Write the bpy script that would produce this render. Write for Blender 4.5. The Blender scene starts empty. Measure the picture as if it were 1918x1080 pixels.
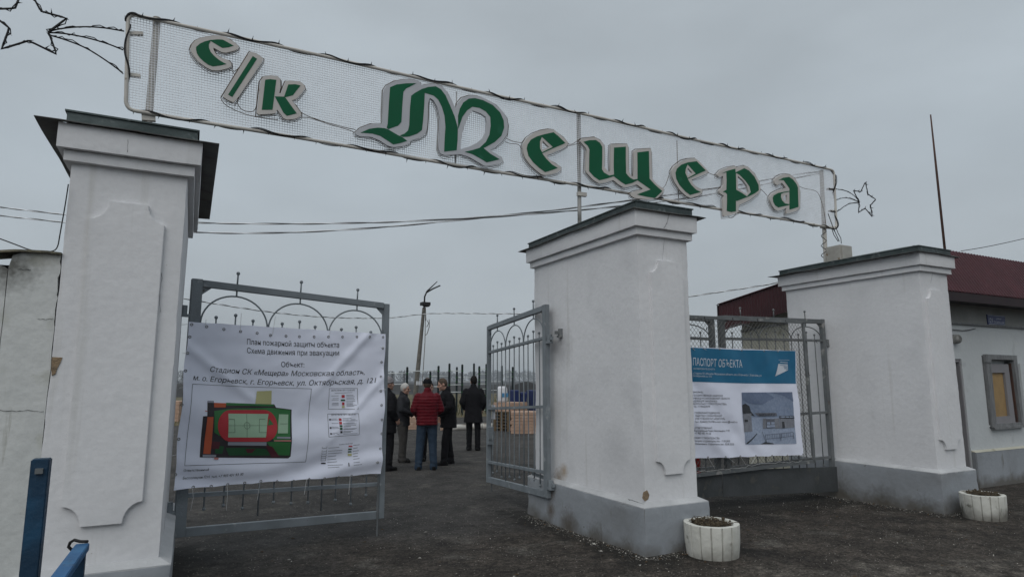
import bpy, bmesh, math, random
from mathutils import Vector, Matrix, noise as mnoise
random.seed(7)
sc = bpy.context.scene
COL = sc.collection
# ------------------------------------------------------------------ camera
F, YAW, PIT, ROL, CH = 1174.03, 27.0344, 8.2821, -0.0873, 1.6895
_y, _p, _r = map(math.radians, (YAW, PIT, ROL))
fwd = Vector((math.sin(_y)*math.cos(_p), math.cos(_y)*math.cos(_p), math.sin(_p)))
rt = Vector((math.cos(_y), -math.sin(_y), 0)); up = rt.cross(fwd)
r2 = math.cos(_r)*rt + math.sin(_r)*up; u2 = -math.sin(_r)*rt + math.cos(_r)*up
cam = bpy.data.cameras.new('camera'); co = bpy.data.objects.new('camera', cam); COL.objects.link(co)
cam.sensor_width = 36; cam.lens = 36*F/1918; cam.clip_start = .05; cam.clip_end = 5000
m = Matrix((r2, u2, -fwd)).transposed().to_4x4(); m.translation = (0, 0, CH); co.matrix_world = m
sc.camera = co
CAM = Vector((0, 0, CH))
# ------------------------------------------------------------------ sky, sun, exposure
SUN_EL, SUN_AZ = 48, 224          # azimuth the light comes from (deg clockwise from +Y): behind the camera
w = bpy.data.worlds.new('World'); sc.world = w; w.use_nodes = True
nt = w.node_tree; nt.nodes.clear()
N = nt.nodes.new; L = nt.links.new
out = N('ShaderNodeOutputWorld'); bg = N('ShaderNodeBackground'); L(bg.outputs[0], out.inputs[0])
sky = N('ShaderNodeTexSky'); sky.sky_type = 'NISHITA'; sky.sun_disc = False
sky.sun_elevation = math.radians(SUN_EL); sky.sun_rotation = math.radians(SUN_AZ); sky.dust_density = 4
hsv = N('ShaderNodeHueSaturation'); hsv.inputs['Saturation'].default_value = .12; L(sky.outputs[0], hsv.inputs['Color'])
tc = N('ShaderNodeTexCoord'); sep = N('ShaderNodeSeparateXYZ'); L(tc.outputs['Generated'], sep.inputs[0])
ramp = N('ShaderNodeValToRGB'); L(sep.outputs[2], ramp.inputs[0])
e = ramp.color_ramp.elements
e[0].position = 0.0; e[0].color = (3.35, 3.66, 3.85, 1)
e[1].position = 1.0; e[1].color = (7.2, 7.7, 8.2, 1)
for p_, c_ in ((.10, (3.75, 4.22, 4.58)), (.30, (3.95, 4.54, 5.02)), (.55, (4.2, 4.75, 5.2))):
    k = ramp.color_ramp.elements.new(p_); k.color = (*c_, 1)
nz = N('ShaderNodeTexNoise'); nz.inputs['Scale'].default_value = 2.2; nz.inputs['Detail'].default_value = 5
mp = N('ShaderNodeMapping'); mp.inputs['Scale'].default_value = (1, 1, 2.5); L(tc.outputs['Generated'], mp.inputs[0]); L(mp.outputs[0], nz.inputs['Vector'])
mr = N('ShaderNodeMapRange'); mr.inputs[1].default_value = .3; mr.inputs[2].default_value = .7; mr.inputs[3].default_value = .88; mr.inputs[4].default_value = 1.10
L(nz.outputs[0], mr.inputs[0])
mul = N('ShaderNodeMix'); mul.data_type = 'RGBA'; mul.blend_type = 'MULTIPLY'; mul.inputs[0].default_value = 1
L(ramp.outputs[0], mul.inputs[6]); L(mr.outputs[0], mul.inputs[7])
mx = N('ShaderNodeMix'); mx.data_type = 'RGBA'; mx.inputs[0].default_value = .88
L(hsv.outputs[0], mx.inputs[6]); L(mul.outputs[2], mx.inputs[7]); L(mx.outputs[2], bg.inputs[0])
bg.inputs[1].default_value = .109
sd = bpy.data.lights.new('sun', 'SUN'); sd.energy = 1.2; sd.angle = math.radians(60); sd.color = (1, .97, .93)
so = bpy.data.objects.new('sun', sd); COL.objects.link(so)
_e, _a = math.radians(SUN_EL), math.radians(SUN_AZ)
sdir = Vector((math.sin(_a)*math.cos(_e), math.cos(_a)*math.cos(_e), math.sin(_e)))
so.rotation_euler = sdir.to_track_quat('Z', 'Y').to_euler(); so.location = (0, -5, 12)
sc.view_settings.view_transform = 'Standard'; sc.view_settings.look = 'None'
sc.view_settings.exposure = 0.0; sc.view_settings.gamma = 1
# ------------------------------------------------------------------ helpers
def ray(x, y):
    return r2*((x-959)/F) + u2*((540-y)/F) + fwd
def at(x, y, Y):
    d = ray(x, y); return CAM + d*(Y/d.y)
def atz(x, y, z):
    d = ray(x, y); return CAM + d*((z-CH)/d.z)
def atpl(x, y, P, n):
    d = ray(x, y); return CAM + d*((P-CAM).dot(n)/d.dot(n))
def sstep(a, b, t):
    t = min(1, max(0, (t-a)/(b-a))); return t*t*(3-2*t)
def tag(o, label=None, cat=None, group=None, kind=None):
    if label: o['label'] = label
    if cat: o['category'] = cat
    if group: o['group'] = group
    if kind: o['kind'] = kind
    return o
def empty(name, loc, label, cat, group=None, rz=0):
    o = bpy.data.objects.new(name, None); COL.objects.link(o); o.location = loc; o.rotation_euler[2] = rz
    o.empty_display_size = .2
    return tag(o, label, cat, group)
def link(name, me, mats, parent=None, smooth=False):
    o = bpy.data.objects.new(name, me); COL.objects.link(o)
    for mm in (mats if isinstance(mats, (list, tuple)) else [mats]):
        if len(me.materials) < len(mats if isinstance(mats, (list, tuple)) else [mats]): me.materials.append(mm)
    if parent: o.parent = parent
    if smooth:
        me.polygons.foreach_set('use_smooth', [True]*len(me.polygons))
        if smooth == 'auto':
            me.set_sharp_from_angle(angle=math.radians(40))
    return o
class MB:
    def __init__(s, off=(0, 0, 0)): s.v = []; s.f = []; s.m = []; s.mi = 0; s.off = Vector(off)
    def add(s, vs, fs):
        b = len(s.v); s.v += [Vector(p)-s.off for p in vs]; s.f += [[b+i for i in q] for q in fs]; s.m += [s.mi]*len(fs); return s
    def box(s, a, b):
        x0, y0, z0 = [min(a[i], b[i]) for i in range(3)]; x1, y1, z1 = [max(a[i], b[i]) for i in range(3)]
        return s.add([(x0,y0,z0),(x1,y0,z0),(x1,y1,z0),(x0,y1,z0),(x0,y0,z1),(x1,y0,z1),(x1,y1,z1),(x0,y1,z1)],
                     [(0,3,2,1),(4,5,6,7),(0,1,5,4),(1,2,6,5),(2,3,7,6),(3,0,4,7)])
    def bar(s, a, b, w_, h_, upv=(0, 0, 1)):
        a, b = Vector(a), Vector(b); d = (b-a).normalized(); u = Vector(upv); sx = d.cross(u)
        if sx.length < 1e-4: sx = d.cross(Vector((0, 1, 0)))
        sx.normalize(); u = sx.cross(d).normalized(); o = []
        for P in (a, b):
            for i, j in ((-1,-1),(1,-1),(1,1),(-1,1)): o.append(P+sx*(i*w_/2)+u*(j*h_/2))
        return s.add(o, [(3,2,1,0),(4,5,6,7),(0,1,5,4),(1,2,6,5),(2,3,7,6),(3,0,4,7)])
    def tube(s, pts, r, n=8, closed=False, rs=None):
        pts = [Vector(p) for p in pts]; k = len(pts); vs = []; prev = None
        for i, P in enumerate(pts):
            if closed: t = pts[(i+1) % k]-pts[i-1]
            else: t = pts[min(i+1, k-1)]-pts[max(i-1, 0)]
            t.normalize()
            if prev is None:
                a = Vector((0, 0, 1)) if abs(t.z) < .9 else Vector((0, 1, 0)); prev = t.cross(a).normalized()
            prev = (prev-t*prev.dot(t)).normalized(); b = t.cross(prev); rr = rs[i] if rs else r
            vs += [P+(prev*math.cos(2*math.pi*j/n)+b*math.sin(2*math.pi*j/n))*rr for j in range(n)]
        fs = []
        for i in range(k if closed else k-1):
            i2 = (i+1) % k
            fs += [(i*n+j, i*n+(j+1) % n, i2*n+(j+1) % n, i2*n+j) for j in range(n)]
        if not closed: fs += [tuple(range(n-1, -1, -1)), tuple((k-1)*n+j for j in range(n))]
        return s.add(vs, fs)
    def ball(s, c, r, n=10, m_=6, sc_=(1, 1, 1), rot=None):
        c = Vector(c); vs = []; fs = []
        for i in range(m_+1):
            th = math.pi*i/m_
            for j in range(n):
                ph = 2*math.pi*j/n
                q = Vector((r*sc_[0]*math.sin(th)*math.cos(ph), r*sc_[1]*math.sin(th)*math.sin(ph), r*sc_[2]*math.cos(th)))
                vs.append(c+(rot @ q if rot else q))
        for i in range(m_):
            for j in range(n): fs.append((i*n+j, (i+1)*n+j, (i+1)*n+(j+1) % n, i*n+(j+1) % n))
        return s.add(vs, fs)
    def loft(s, rings):
        n = len(rings[0]); vs = [p for r in rings for p in r]; fs = []
        for i in range(len(rings)-1):
            fs += [(i*n+j, i*n+(j+1) % n, (i+1)*n+(j+1) % n, (i+1)*n+j) for j in range(n)]
        fs += [tuple(range(n-1, -1, -1)), tuple((len(rings)-1)*n+j for j in range(n))]
        return s.add(vs, fs)
    def mesh(s, name='mesh'):
        me = bpy.data.meshes.new(name); me.from_pydata([tuple(p) for p in s.v], [], s.f); me.update()
        if any(s.m): me.polygons.foreach_set('material_index', s.m)
        return me
    def build(s, name, mats, parent=None, smooth=False, bevel=0):
        me = s.mesh(name)
        bm = bmesh.new(); bm.from_mesh(me)
        bmesh.ops.remove_doubles(bm, verts=bm.verts, dist=1e-6)
        bmesh.ops.recalc_face_normals(bm, faces=bm.faces)
        if bevel:
            bmesh.ops.bevel(bm, geom=[e_ for e_ in bm.edges if e_.calc_face_angle(0) > .6], offset=bevel, segments=2, affect='EDGES', clamp_overlap=True)
        bm.to_mesh(me); bm.free()
        return link(name, me, mats, parent, smooth)
def fill2d(outer, holes=()):
    """triangles of a polygon with holes; returns points and triangles (2-D)"""
    bm = bmesh.new()
    es = []
    for lp in [outer, *holes]:
        vs = [bm.verts.new((p[0], p[1], 0)) for p in lp]
        es += [bm.edges.new((vs[i], vs[(i+1) % len(vs)])) for i in range(len(vs))]
    bmesh.ops.triangle_fill(bm, edges=es, use_beauty=True, use_dissolve=False)
    bm.verts.index_update()
    P = [tuple(v.co[:2]) for v in bm.verts]; T = [[v.index for v in f.verts] for f in bm.faces]
    bm.free(); return P, T
def plate(mb, outer, holes, fn, d0, d1):
    """fn(p, depth) -> 3-D; a slab between depth d0 (front) and d1"""
    P, T = fill2d(outer, holes); n = len(P)
    mb.add([fn(p, d0) for p in P]+[fn(p, d1) for p in P], [t for t in T]+[[i+n for i in t[::-1]] for t in T])
    for lp in [outer, *holes]:
        k = len(lp)
        mb.add([fn(p, d0) for p in lp]+[fn(p, d1) for p in lp], [(i, (i+1) % k, k+(i+1) % k, k+i) for i in range(k)])
    return mb
# ------------------------------------------------------------------ materials
def mat(name, c1, c2=None, scale=3, rough=.8, bump=0, bscale=40, metal=0, layers=(), spots=(), spec=.3, fine=.0, stretch=(1, 1, 1), grime=0):
    """c1/c2 mixed by noise; layers = (colour, noise scale, threshold, softness, stretch); spots = (point, radius, colour, strength)"""
    mt = bpy.data.materials.new(name); mt.use_nodes = True; t = mt.node_tree; t.nodes.clear()
    n_ = t.nodes.new; l_ = t.links.new
    o = n_('ShaderNodeOutputMaterial'); b = n_('ShaderNodeBsdfPrincipled'); l_(b.outputs[0], o.inputs[0])
    b.inputs['Roughness'].default_value = rough; b.inputs['Metallic'].default_value = metal; b.inputs['Specular IOR Level'].default_value = spec
    g = n_('ShaderNodeNewGeometry'); c2 = c2 or c1
    def nz_(s_, det=6, st=(1, 1, 1)):
        mpp = n_('ShaderNodeMapping'); mpp.inputs['Scale'].default_value = st; l_(g.outputs['Position'], mpp.inputs[0])
        q = n_('ShaderNodeTexNoise'); q.inputs['Scale'].default_value = s_; q.inputs['Detail'].default_value = det; l_(mpp.outputs[0], q.inputs['Vector']); return q
    def mix_(f, a, c, bt='MIX'):
        q = n_('ShaderNodeMix'); q.data_type = 'RGBA'; q.blend_type = bt
        for s_, v in ((0, f), (6, a), (7, c)):
            if hasattr(v, 'is_linked'): l_(v, q.inputs[s_])
            else: q.inputs[s_].default_value = v if s_ == 0 else (*v[:3], 1)
        return q.outputs[2]
    def rng(v, a, bb, c=0, d=1):
        q = n_('ShaderNodeMapRange'); l_(v, q.inputs[0])
        for i, k in enumerate((a, bb, c, d)): q.inputs[1+i].default_value = k
        return q.outputs[0]
    col = mix_(rng(nz_(scale, 8, stretch).outputs[0], .35, .65), c1, c2)
    if fine: col = mix_(fine, col, rng(nz_(scale*25).outputs[0], .3, .7, .55, 1.25), 'MULTIPLY')
    for ly in layers:
        c, s_, th, sf = ly[:4]; st = ly[4] if len(ly) > 4 else (1, 1, 1)
        col = mix_(rng(nz_(s_, 10, st).outputs[0], th-sf, th+sf), col, c)
    for P, r, c, stn in spots:
        vm = n_('ShaderNodeVectorMath'); vm.operation = 'DISTANCE'
        dn = n_('ShaderNodeTexNoise'); dn.inputs['Scale'].default_value = 6/ max(.1, r); dn.inputs['Detail'].default_value = 6; l_(g.outputs['Position'], dn.inputs['Vector'])
        sh = n_('ShaderNodeVectorMath'); sh.operation = 'MULTIPLY_ADD'; l_(dn.outputs['Color'], sh.inputs[0]); sh.inputs[1].default_value = (r*.9,)*3; l_(g.outputs['Position'], sh.inputs[2])
        l_(sh.outputs[0], vm.inputs[0]); vm.inputs[1].default_value = Vector(P)+Vector((r*.45,)*3)
        col = mix_(rng(vm.outputs['Value'], r, r*.15, 0, stn), col, c)
    if grime:     # mud splashed up from the ground in a ragged band
        sz_ = n_('ShaderNodeSeparateXYZ'); l_(g.outputs['Position'], sz_.inputs[0]); ad = n_('ShaderNodeMath'); ad.operation = 'ADD'
        l_(sz_.outputs[2], ad.inputs[0]); l_(rng(nz_(3.5, 10).outputs[0], .3, .7, .09, -.09), ad.inputs[1])
        col = mix_(rng(ad.outputs[0], .10, -.06, 0, .8), col, (.085, .075, .06))
    l_(col, b.inputs['Base Color'])
    if bump:
        bn = n_('ShaderNodeBump'); bn.inputs['Strength'].default_value = bump; bn.inputs['Distance'].default_value = .02
        l_(nz_(bscale, 10).outputs[0], bn.inputs['Height']); l_(bn.outputs[0], b.inputs['Normal'])
    mt['b'] = 1
    return mt
def flat(name, c, rough=.7, metal=0, spec=.3):
    return mat(name, c, [k*.88 for k in c], 9, rough, metal=metal, spec=spec)
GL = (.36, .35, .33)
hz1, hz2 = at(1066, 893, 6.9), at(1050, 606, 6.9)
M = {}
M['white'] = mat('white_lime_paint', (.665, .67, .685), (.62, .625, .64), 1.0, .85, .22, 14, layers=[((.58, .585, .60), 2.2, .62, .10), ((.52, .52, .51), 1.6, .71, .08, (6, 6, .22)), ((.40, .38, .35), 24, .755, .012)],
    spots=[((4.11, 6.68, .60), .11, (.30, .20, .10), .7), ((4.11, 6.80, .50), .15, (.20, .15, .10), .75), ((4.11, 6.75, 2.1), .35, (.36, .36, .37), .65), ((4.11, 6.85, 1.3), .4, (.45, .45, .45), .5), ((4.11, 5.6, .95), .35, (.50, .505, .52), .6)], fine=.08)
M['whitewall'] = mat('old_white_paint', (.60, .61, .60), (.52, .535, .525), 1.6, .9, .35, 12, layers=[((.46, .47, .44), 5, .64, .05), ((.33, .33, .29), 2.6, .70, .04, (5, 5, .4))], fine=.12,
    spots=[((-1.12, 5.15, 2.45), .22, (.09, .09, .08), .9), ((-.9, 5.15, 2.56), .16, (.22, .21, .17), .6)])
M['plinth'] = mat('grey_blue_plinth_paint', (.285, .305, .33), (.24, .26, .28), .9, .85, .3, 12, layers=[((.20, .21, .22), 1.7, .60, .12), ((.16, .16, .155), 2.6, .70, .04, (4, 4, .5)), ((.07, .06, .05), 26, .74, .012), ((.10, .09, .075), 14, .76, .02)], fine=.10,
    spots=[((4.03, 6.86, .33), .13, (.085, .06, .04), .8), ((4.03, 6.86, .12), .13, (.09, .065, .045), .8), ((4.03, 6.45, .04), .22, (.08, .06, .045), .7), ((4.03, 5.9, .0), .2, (.075, .065, .05), .7), ((4.03, 5.35, .0), .16, (.08, .07, .055), .7), ((9.0, 5.9, -.08), .3, (.07, .065, .055), .8), ((9.0, 5.3, -.08), .25, (.07, .065, .055), .8), ((9.0, 6.6, -.05), .3, (.07, .065, .055), .8), ((4.45, 5.07, -.02), .15, (.09, .08, .065), .7), ((9.35, 5.07, -.1), .2, (.09, .08, .065), .7)], grime=1)
M['ledge'] = mat('plinth_ledge_paint', (.47, .48, .49), (.36, .37, .38), 2.5, .85, .4, 14, fine=.1)
M['tin'] = mat('weathered_tin', (.085, .105, .105), (.05, .065, .065), 5, .5, .15, 30, metal=.55, layers=[((.14, .16, .16), 14, .63, .04), ((.06, .045, .035), 4, .72, .04)])
M['tinlow'] = mat('tin_underside', (.10, .10, .095), (.06, .06, .06), 5, .6, .15, 30, metal=.3, layers=[((.045, .035, .03), 6, .66, .05)])
M['gate'] = mat('grey_gate_paint', (.20, .225, .245), (.155, .175, .19), 4, .55, .15, 60, layers=[((.27, .29, .30), 9, .66, .04), ((.06, .045, .035), 11, .74, .02)])
M['gate2'] = mat('worn_grey_gate_paint', (.145, .155, .16), (.10, .11, .115), 4, .6, .15, 60, layers=[((.26, .26, .25), 8, .64, .04), ((.07, .045, .03), 9, .70, .02)])
M['kick'] = mat('dark_sheet_metal', (.065, .07, .074), (.045, .05, .052), 3, .7, .2, 20, layers=[((.075, .075, .07), 6, .65, .04)])
M['wire'] = flat('galvanised_wire', (.15, .15, .145), .6)
M['mesh'] = flat('white_painted_wire', (.80, .82, .86), .6)
M['frame'] = mat('white_pipe_paint', (.52, .50, .46), (.42, .40, .37), 6, .6, .1, 50, layers=[((.16, .12, .09), 13, .71, .03)])
M['pale'] = flat('pale_cable', (.80, .82, .84), .4)
M['greyc'] = flat('grey_cable', (.16, .165, .17), .5)
M['pipe2'] = mat('grey_post_paint', (.34, .34, .33), (.22, .22, .21), 5, .6, layers=[((.06, .06, .055), 3.5, .62, .06, (1, 1, .6))])
M['letter'] = mat('grey_white_letter', (.50, .475, .45), (.46, .445, .43), 4, .55)
M['letterM'] = mat('cool_letter_edge', (.44, .455, .48), (.41, .42, .45), 4, .5)
M['green'] = mat('green_letter_face', (.008, .098, .046), (.010, .086, .042), 2.5, .6, spec=.12, layers=[((.016, .11, .06), 5, .68, .04)])
M['dark'] = flat('black_cable', (.012, .012, .013), .6)
M['rope'] = flat('brown_rope_light', (.10, .075, .055), .5)
M['rust'] = mat('rusty_iron', (.085, .04, .028), (.05, .03, .025), 12, .8, .2, 60)
M['conc'] = mat('grey_concrete', (.24, .235, .22), (.19, .185, .17), 3, .9, .4, 25, fine=.2)
M['boxgrey'] = mat('weathered_box_paint', (.38, .37, .34), (.30, .29, .265), 8, .7, layers=[((.18, .12, .07), 10, .68, .03)])
M['banner'] = mat('white_banner_vinyl', (.77, .80, .92), (.74, .77, .89), 2, .5, spec=.35)
M['bannerback'] = M['banner']
M['blueprint'] = mat('banner_blue_print', (.012, .115, .225), (.014, .14, .26), 3, .5, spec=.35)
M['ink'] = flat('black_ink', (.012, .012, .014), .6)
M['inkwhite'] = flat('pale_ink', (.58, .62, .68), .6)
M['brown'] = mat('board_brown', (.33, .22, .10), (.26, .175, .085), 4, .7, layers=[((.2, .13, .07), 20, .66, .04, (8, 8, .5))])
M['roof'] = mat('maroon_roof_sheet', (.062, .016, .022), (.048, .013, .018), 3, .55, spec=.2)
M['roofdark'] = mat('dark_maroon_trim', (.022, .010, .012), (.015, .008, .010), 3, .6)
M['gable'] = mat('maroon_gable_sheet', (.050, .013, .016), (.040, .011, .014), 3, .5)
M['ochre'] = mat('yellowed_white_wall', (.47, .46, .39), (.40, .39, .32), 2, .9, .3, 15, layers=[((.25, .24, .18), 3, .68, .04)])
M['bldg'] = mat('gatehouse_white', (.50, .525, .535), (.455, .48, .49), 1.2, .85, .3, 12, layers=[((.42, .44, .45), 4, .66, .05)], fine=.06)
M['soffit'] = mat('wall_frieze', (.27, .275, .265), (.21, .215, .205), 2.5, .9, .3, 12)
M['woodgrey'] = mat('grey_weathered_wood', (.20, .205, .21), (.13, .135, .14), 5, .8, .4, 30, stretch=(6, 6, .8))
M['grboard'] = mat('grey_board', (.23, .225, .235), (.20, .195, .205), 3, .7)
M['black'] = flat('black_void', (.008, .008, .008), .9)
M['plate'] = flat('address_blue', (.02, .035, .14), .4)
M['blue'] = mat('sky_lit_rail_blue', (.018, .10, .235), (.014, .082, .19), 5, .5, .15, 40, spec=.4, layers=[((.05, .04, .035), 22, .70, .02), ((.03, .14, .28), 6, .62, .06), ((.02, .05, .09), 14, .68, .03)])  # rail blue, brightened in the colour for sky reflected on its top
M['bluedk'] = mat('dark_blue_post_paint', (.010, .042, .085), (.008, .03, .06), 3, .5, .15, 40, spec=.35, layers=[((.014, .065, .13), 4, .60, .08), ((.035, .03, .028), 26, .71, .02), ((.004, .012, .022), 9, .66, .03)])
M['post_green'] = mat('dark_green_post', (.007, .014, .016), (.006, .012, .013), 6, .6, spec=.15)
M['clamp'] = flat('green_clamp', (.012, .075, .02), .5)
M['steel'] = flat('galvanised_bar', (.62, .66, .66), .4)
M['planter'] = mat('white_planter_paint', (.56, .56, .52), (.47, .47, .43), 5, .85, .35, 25, layers=[((.20, .20, .17), 7, .68, .04), ((.12, .12, .10), 3, .69, .04, (6, 6, 1)), ((.10, .095, .08), 16, .72, .02)], grime=1)
M['soil'] = mat('planter_soil', (.035, .026, .018), (.02, .016, .012), 20, .95, .8, 40)
M['twig'] = flat('dead_stems', (.07, .055, .035), .9)
M['tan'] = mat('tan_stone_slab', (.40, .275, .205), (.33, .22, .16), 5, .85, .3, 20, layers=[((.46, .34, .27), 6, .62, .05)], fine=.15)
M['pallet'] = mat('pallet_wood', (.16, .11, .06), (.10, .07, .04), 8, .85, .2, 30)
M['kerb'] = mat('white_kerb_paint', (.50, .49, .46), (.38, .37, .34), 5, .85, .3, 20, layers=[((.16, .13, .10), 5, .64, .05)])
M['bluebin'] = flat('dark_blue_plastic', (.010, .022, .10), .5)
M['mound'] = mat('dark_soil_heap', (.022, .021, .022), (.014, .014, .015), 1.2, .95, .8, 4)
M['bank'] = mat('bare_earth_bank', (.034, .033, .032), (.024, .024, .024), .3, .95, .8, 3)
M['polec'] = mat('concrete_pole', (.15, .14, .125), (.095, .09, .078), 6, .9, .3, 30, layers=[((.07, .07, .06), 3, .66, .05)])
M['tree'] = mat('bare_wood', (.035, .033, .032), (.022, .021, .021), .4, .95)
M['red'] = flat('red_paint', (.30, .02, .02), .5)
M['paper'] = flat('white_paper', (.62, .63, .66), .7)
# ------------------------------------------------------------------ ground
def gz(x, y):
    z = -.03*sstep(4.6, 7, y) - .075*sstep(5, 8.5, x)*(1-sstep(7, 11, y))
    if y < 40: z += .012*mnoise.noise(Vector((x*.7, y*.7, 0))) + .005*mnoise.noise(Vector((x*3, y*3, 4)))
    return z
def axis(lo, hi, step, far):
    a = [lo+step*i for i in range(int((hi-lo)/step)+1)]; k, s_ = a[-1], step
    while k < far: s_ *= 1.6; k += s_; a.append(k)
    b = []; k, s_ = a[0], step
    while k > -far: s_ *= 1.6; k -= s_; b.append(k)
    return b[::-1]+a
xs, ys = axis(-4, 16, .14, 2500), axis(.5, 26, .14, 2500)
gv = [(x, y, gz(x, y)) for y in ys for x in xs]; nx = len(xs)
gf = [(j*nx+i, j*nx+i+1, (j+1)*nx+i+1, (j+1)*nx+i) for j in range(len(ys)-1) for i in range(nx-1)]
gm = bpy.data.meshes.new('ground'); gm.from_pydata(gv, [], gf)
def ground_mat():
    mt = bpy.data.materials.new('worn_asphalt'); mt.use_nodes = True; t = mt.node_tree; b = t.nodes['Principled BSDF']; n_ = t.nodes.new; l_ = t.links.new
    g = n_('ShaderNodeNewGeometry')
    def nz_(s_, det=8, st=(1, 1, 1), ro=.5):
        mpp = n_('ShaderNodeMapping'); mpp.inputs['Scale'].default_value = st; l_(g.outputs['Position'], mpp.inputs[0])
        q = n_('ShaderNodeTexNoise'); q.inputs['Scale'].default_value = s_; q.inputs['Detail'].default_value = det; q.inputs['Roughness'].default_value = ro; l_(mpp.outputs[0], q.inputs['Vector']); return q.outputs[0]
    def rng(v, a, bb, c=0, d=1):
        q = n_('ShaderNodeMapRange'); l_(v, q.inputs[0])
        for i, k in enumerate((a, bb, c, d)): q.inputs[1+i].default_value = k
        return q.outputs[0]
    def mix_(f, a, c, bt='MIX'):
        q = n_('ShaderNodeMix'); q.data_type = 'RGBA'; q.blend_type = bt
        for s_, v in ((0, f), (6, a), (7, c)):
            if hasattr(v, 'is_linked'): l_(v, q.inputs[s_])
            else: q.inputs[s_].default_value = v if s_ == 0 else (*v[:3], 1)
        return q.outputs[2]
    def mth(op, a, b_):
        q = n_('ShaderNodeMath'); q.operation = op
        for i, v in enumerate((a, b_)):
            if hasattr(v, 'is_linked'): l_(v, q.inputs[i])
            else: q.inputs[i].default_value = v
        return q.outputs[0]
    sp = n_('ShaderNodeSeparateXYZ'); l_(g.outputs['Position'], sp.inputs[0])
    X, Y = sp.outputs[0], sp.outputs[1]
    wob = mth('ADD', Y, rng(nz_(.9), .3, .7, -.7, .7))
    col = mix_(rng(nz_(.8), .35, .65), (.040, .038, .036), (.058, .054, .050))           # asphalt in the yard
    dirt = mix_(rng(nz_(1.6), .35, .65), (.029, .0245, .0205), (.062, .053, .044))         # gritty dirt outside the gate
    col = mix_(rng(wob, 7.4, 6.2), col, dirt)
    # a paler worn wheel track across the front
    tr = mth('ADD', mth('ADD', Y, mth('MULTIPLY', X, .23)), rng(nz_(1.3), .3, .7, -.5, .5))
    trm = mth('MULTIPLY', rng(tr, 4.2, 4.55), rng(tr, 5.35, 4.95))
    col = mix_(mth('MULTIPLY', trm, rng(nz_(4), .35, .6)), col, (.105, .094, .080))
    col = mix_(mth('MULTIPLY', rng(nz_(2.1), .58, .66), .6), col, (.085, .08, .07))       # dusty patches
    col = mix_(mth('MULTIPLY', rng(nz_(1.1, 10), .60, .66), .75), col, (.020, .018, .016))  # damp dark patches
    for vs_, lo_, hi_ in ((75, .35, 1.75), (34, .6, 1.45)):      # stone grain
        vg = n_('ShaderNodeTexVoronoi'); vg.inputs['Scale'].default_value = vs_; l_(g.outputs['Position'], vg.inputs['Vector']); vc = n_('ShaderNodeSeparateColor'); l_(vg.outputs['Color'], vc.inputs[0])
        col = mix_(rng(wob, 7.6, 6.0, .40, .8), col, rng(vc.outputs[0], 0, 1, lo_, hi_), 'MULTIPLY')
    col = mix_(rng(wob, 7.6, 6.0, .35, .7), col, rng(nz_(11, 8), .3, .7, .45, 1.6), 'MULTIPLY')
    col = mix_(.6, col, rng(nz_(2.6, 8), .3, .7, .55, 1.5), 'MULTIPLY')
    # damp dirt and painted contact shade at pillar feet and under the closed leaves
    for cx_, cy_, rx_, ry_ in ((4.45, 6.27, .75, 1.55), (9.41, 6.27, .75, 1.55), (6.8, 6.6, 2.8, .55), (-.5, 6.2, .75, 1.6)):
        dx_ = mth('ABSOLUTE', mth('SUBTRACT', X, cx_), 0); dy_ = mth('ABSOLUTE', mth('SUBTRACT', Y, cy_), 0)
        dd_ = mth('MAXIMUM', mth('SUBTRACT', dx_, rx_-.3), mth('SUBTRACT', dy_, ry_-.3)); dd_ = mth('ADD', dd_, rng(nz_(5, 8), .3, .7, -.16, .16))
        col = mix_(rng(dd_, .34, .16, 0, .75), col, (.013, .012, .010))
    vo = n_('ShaderNodeTexVoronoi'); vo.inputs['Scale'].default_value = 26; l_(g.outputs['Position'], vo.inputs['Vector'])
    spk = mth('MULTIPLY', rng(vo.outputs['Distance'], .22, .14), rng(nz_(3, 3), .42, .56))
    wn = n_('ShaderNodeSeparateColor'); l_(vo.outputs['Color'], wn.inputs[0])
    spk = mth('MULTIPLY', spk, rng(wn.outputs[0], .62, .68))
    col = mix_(spk, col, (.30, .28, .245))
    l_(col, b.inputs['Base Color']); b.inputs['Roughness'].default_value = .92; b.inputs['Specular IOR Level'].default_value = .25
    bn = n_('ShaderNodeBump'); bn.inputs['Strength'].default_value = 1; bn.inputs['Distance'].default_value = .03
    l_(mth('ADD', nz_(45, 6, ro=.7), mth('MULTIPLY', nz_(9, 6), 1.5)), bn.inputs['Height']); l_(bn.outputs[0], b.inputs['Normal'])
    return mt
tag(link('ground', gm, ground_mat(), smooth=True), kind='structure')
# gravel chips lying on the ground in front of the gate
mb = MB()
for i in range(21000):
    y = 2.5+5.5*random.random()**1.25; x = random.uniform(-.2, 10.8)
    if i > 18000:
        px_ = random.choice((4.028, 4.028, 8.986, 8.986)); x = px_-abs(random.gauss(0, .09)); y = random.uniform(5.0, 7.4)
    elif i > 16800: px_ = random.choice((4.1, 9.05)); x = px_+random.uniform(-.1, .85); y = 5.06-abs(random.gauss(0, .07))
    elif random.random() > .15+.85*sstep(-.15, .35, mnoise.noise(Vector((x*.9, y*.9, 9)))): continue
    s_ = random.uniform(.0025, .0065)*(1 if random.random() < .93 else 1.9)
    z = gz(x, y)+s_*.2; a = random.uniform(0, 6.3); mb.mi = 0 if random.random() < .50 else (1 if random.random() < .36 else 2)
    vs = [(x+math.cos(a+k*2.09)*s_*random.uniform(.7, 1.4), y+math.sin(a+k*2.09)*s_*random.uniform(.7, 1.4), z-s_*.4) for k in range(3)]+[(x, y, z+s_*.6)]
    mb.add(vs, [(0, 2, 1), (0, 1, 3), (1, 2, 3), (2, 0, 3)])
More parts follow.
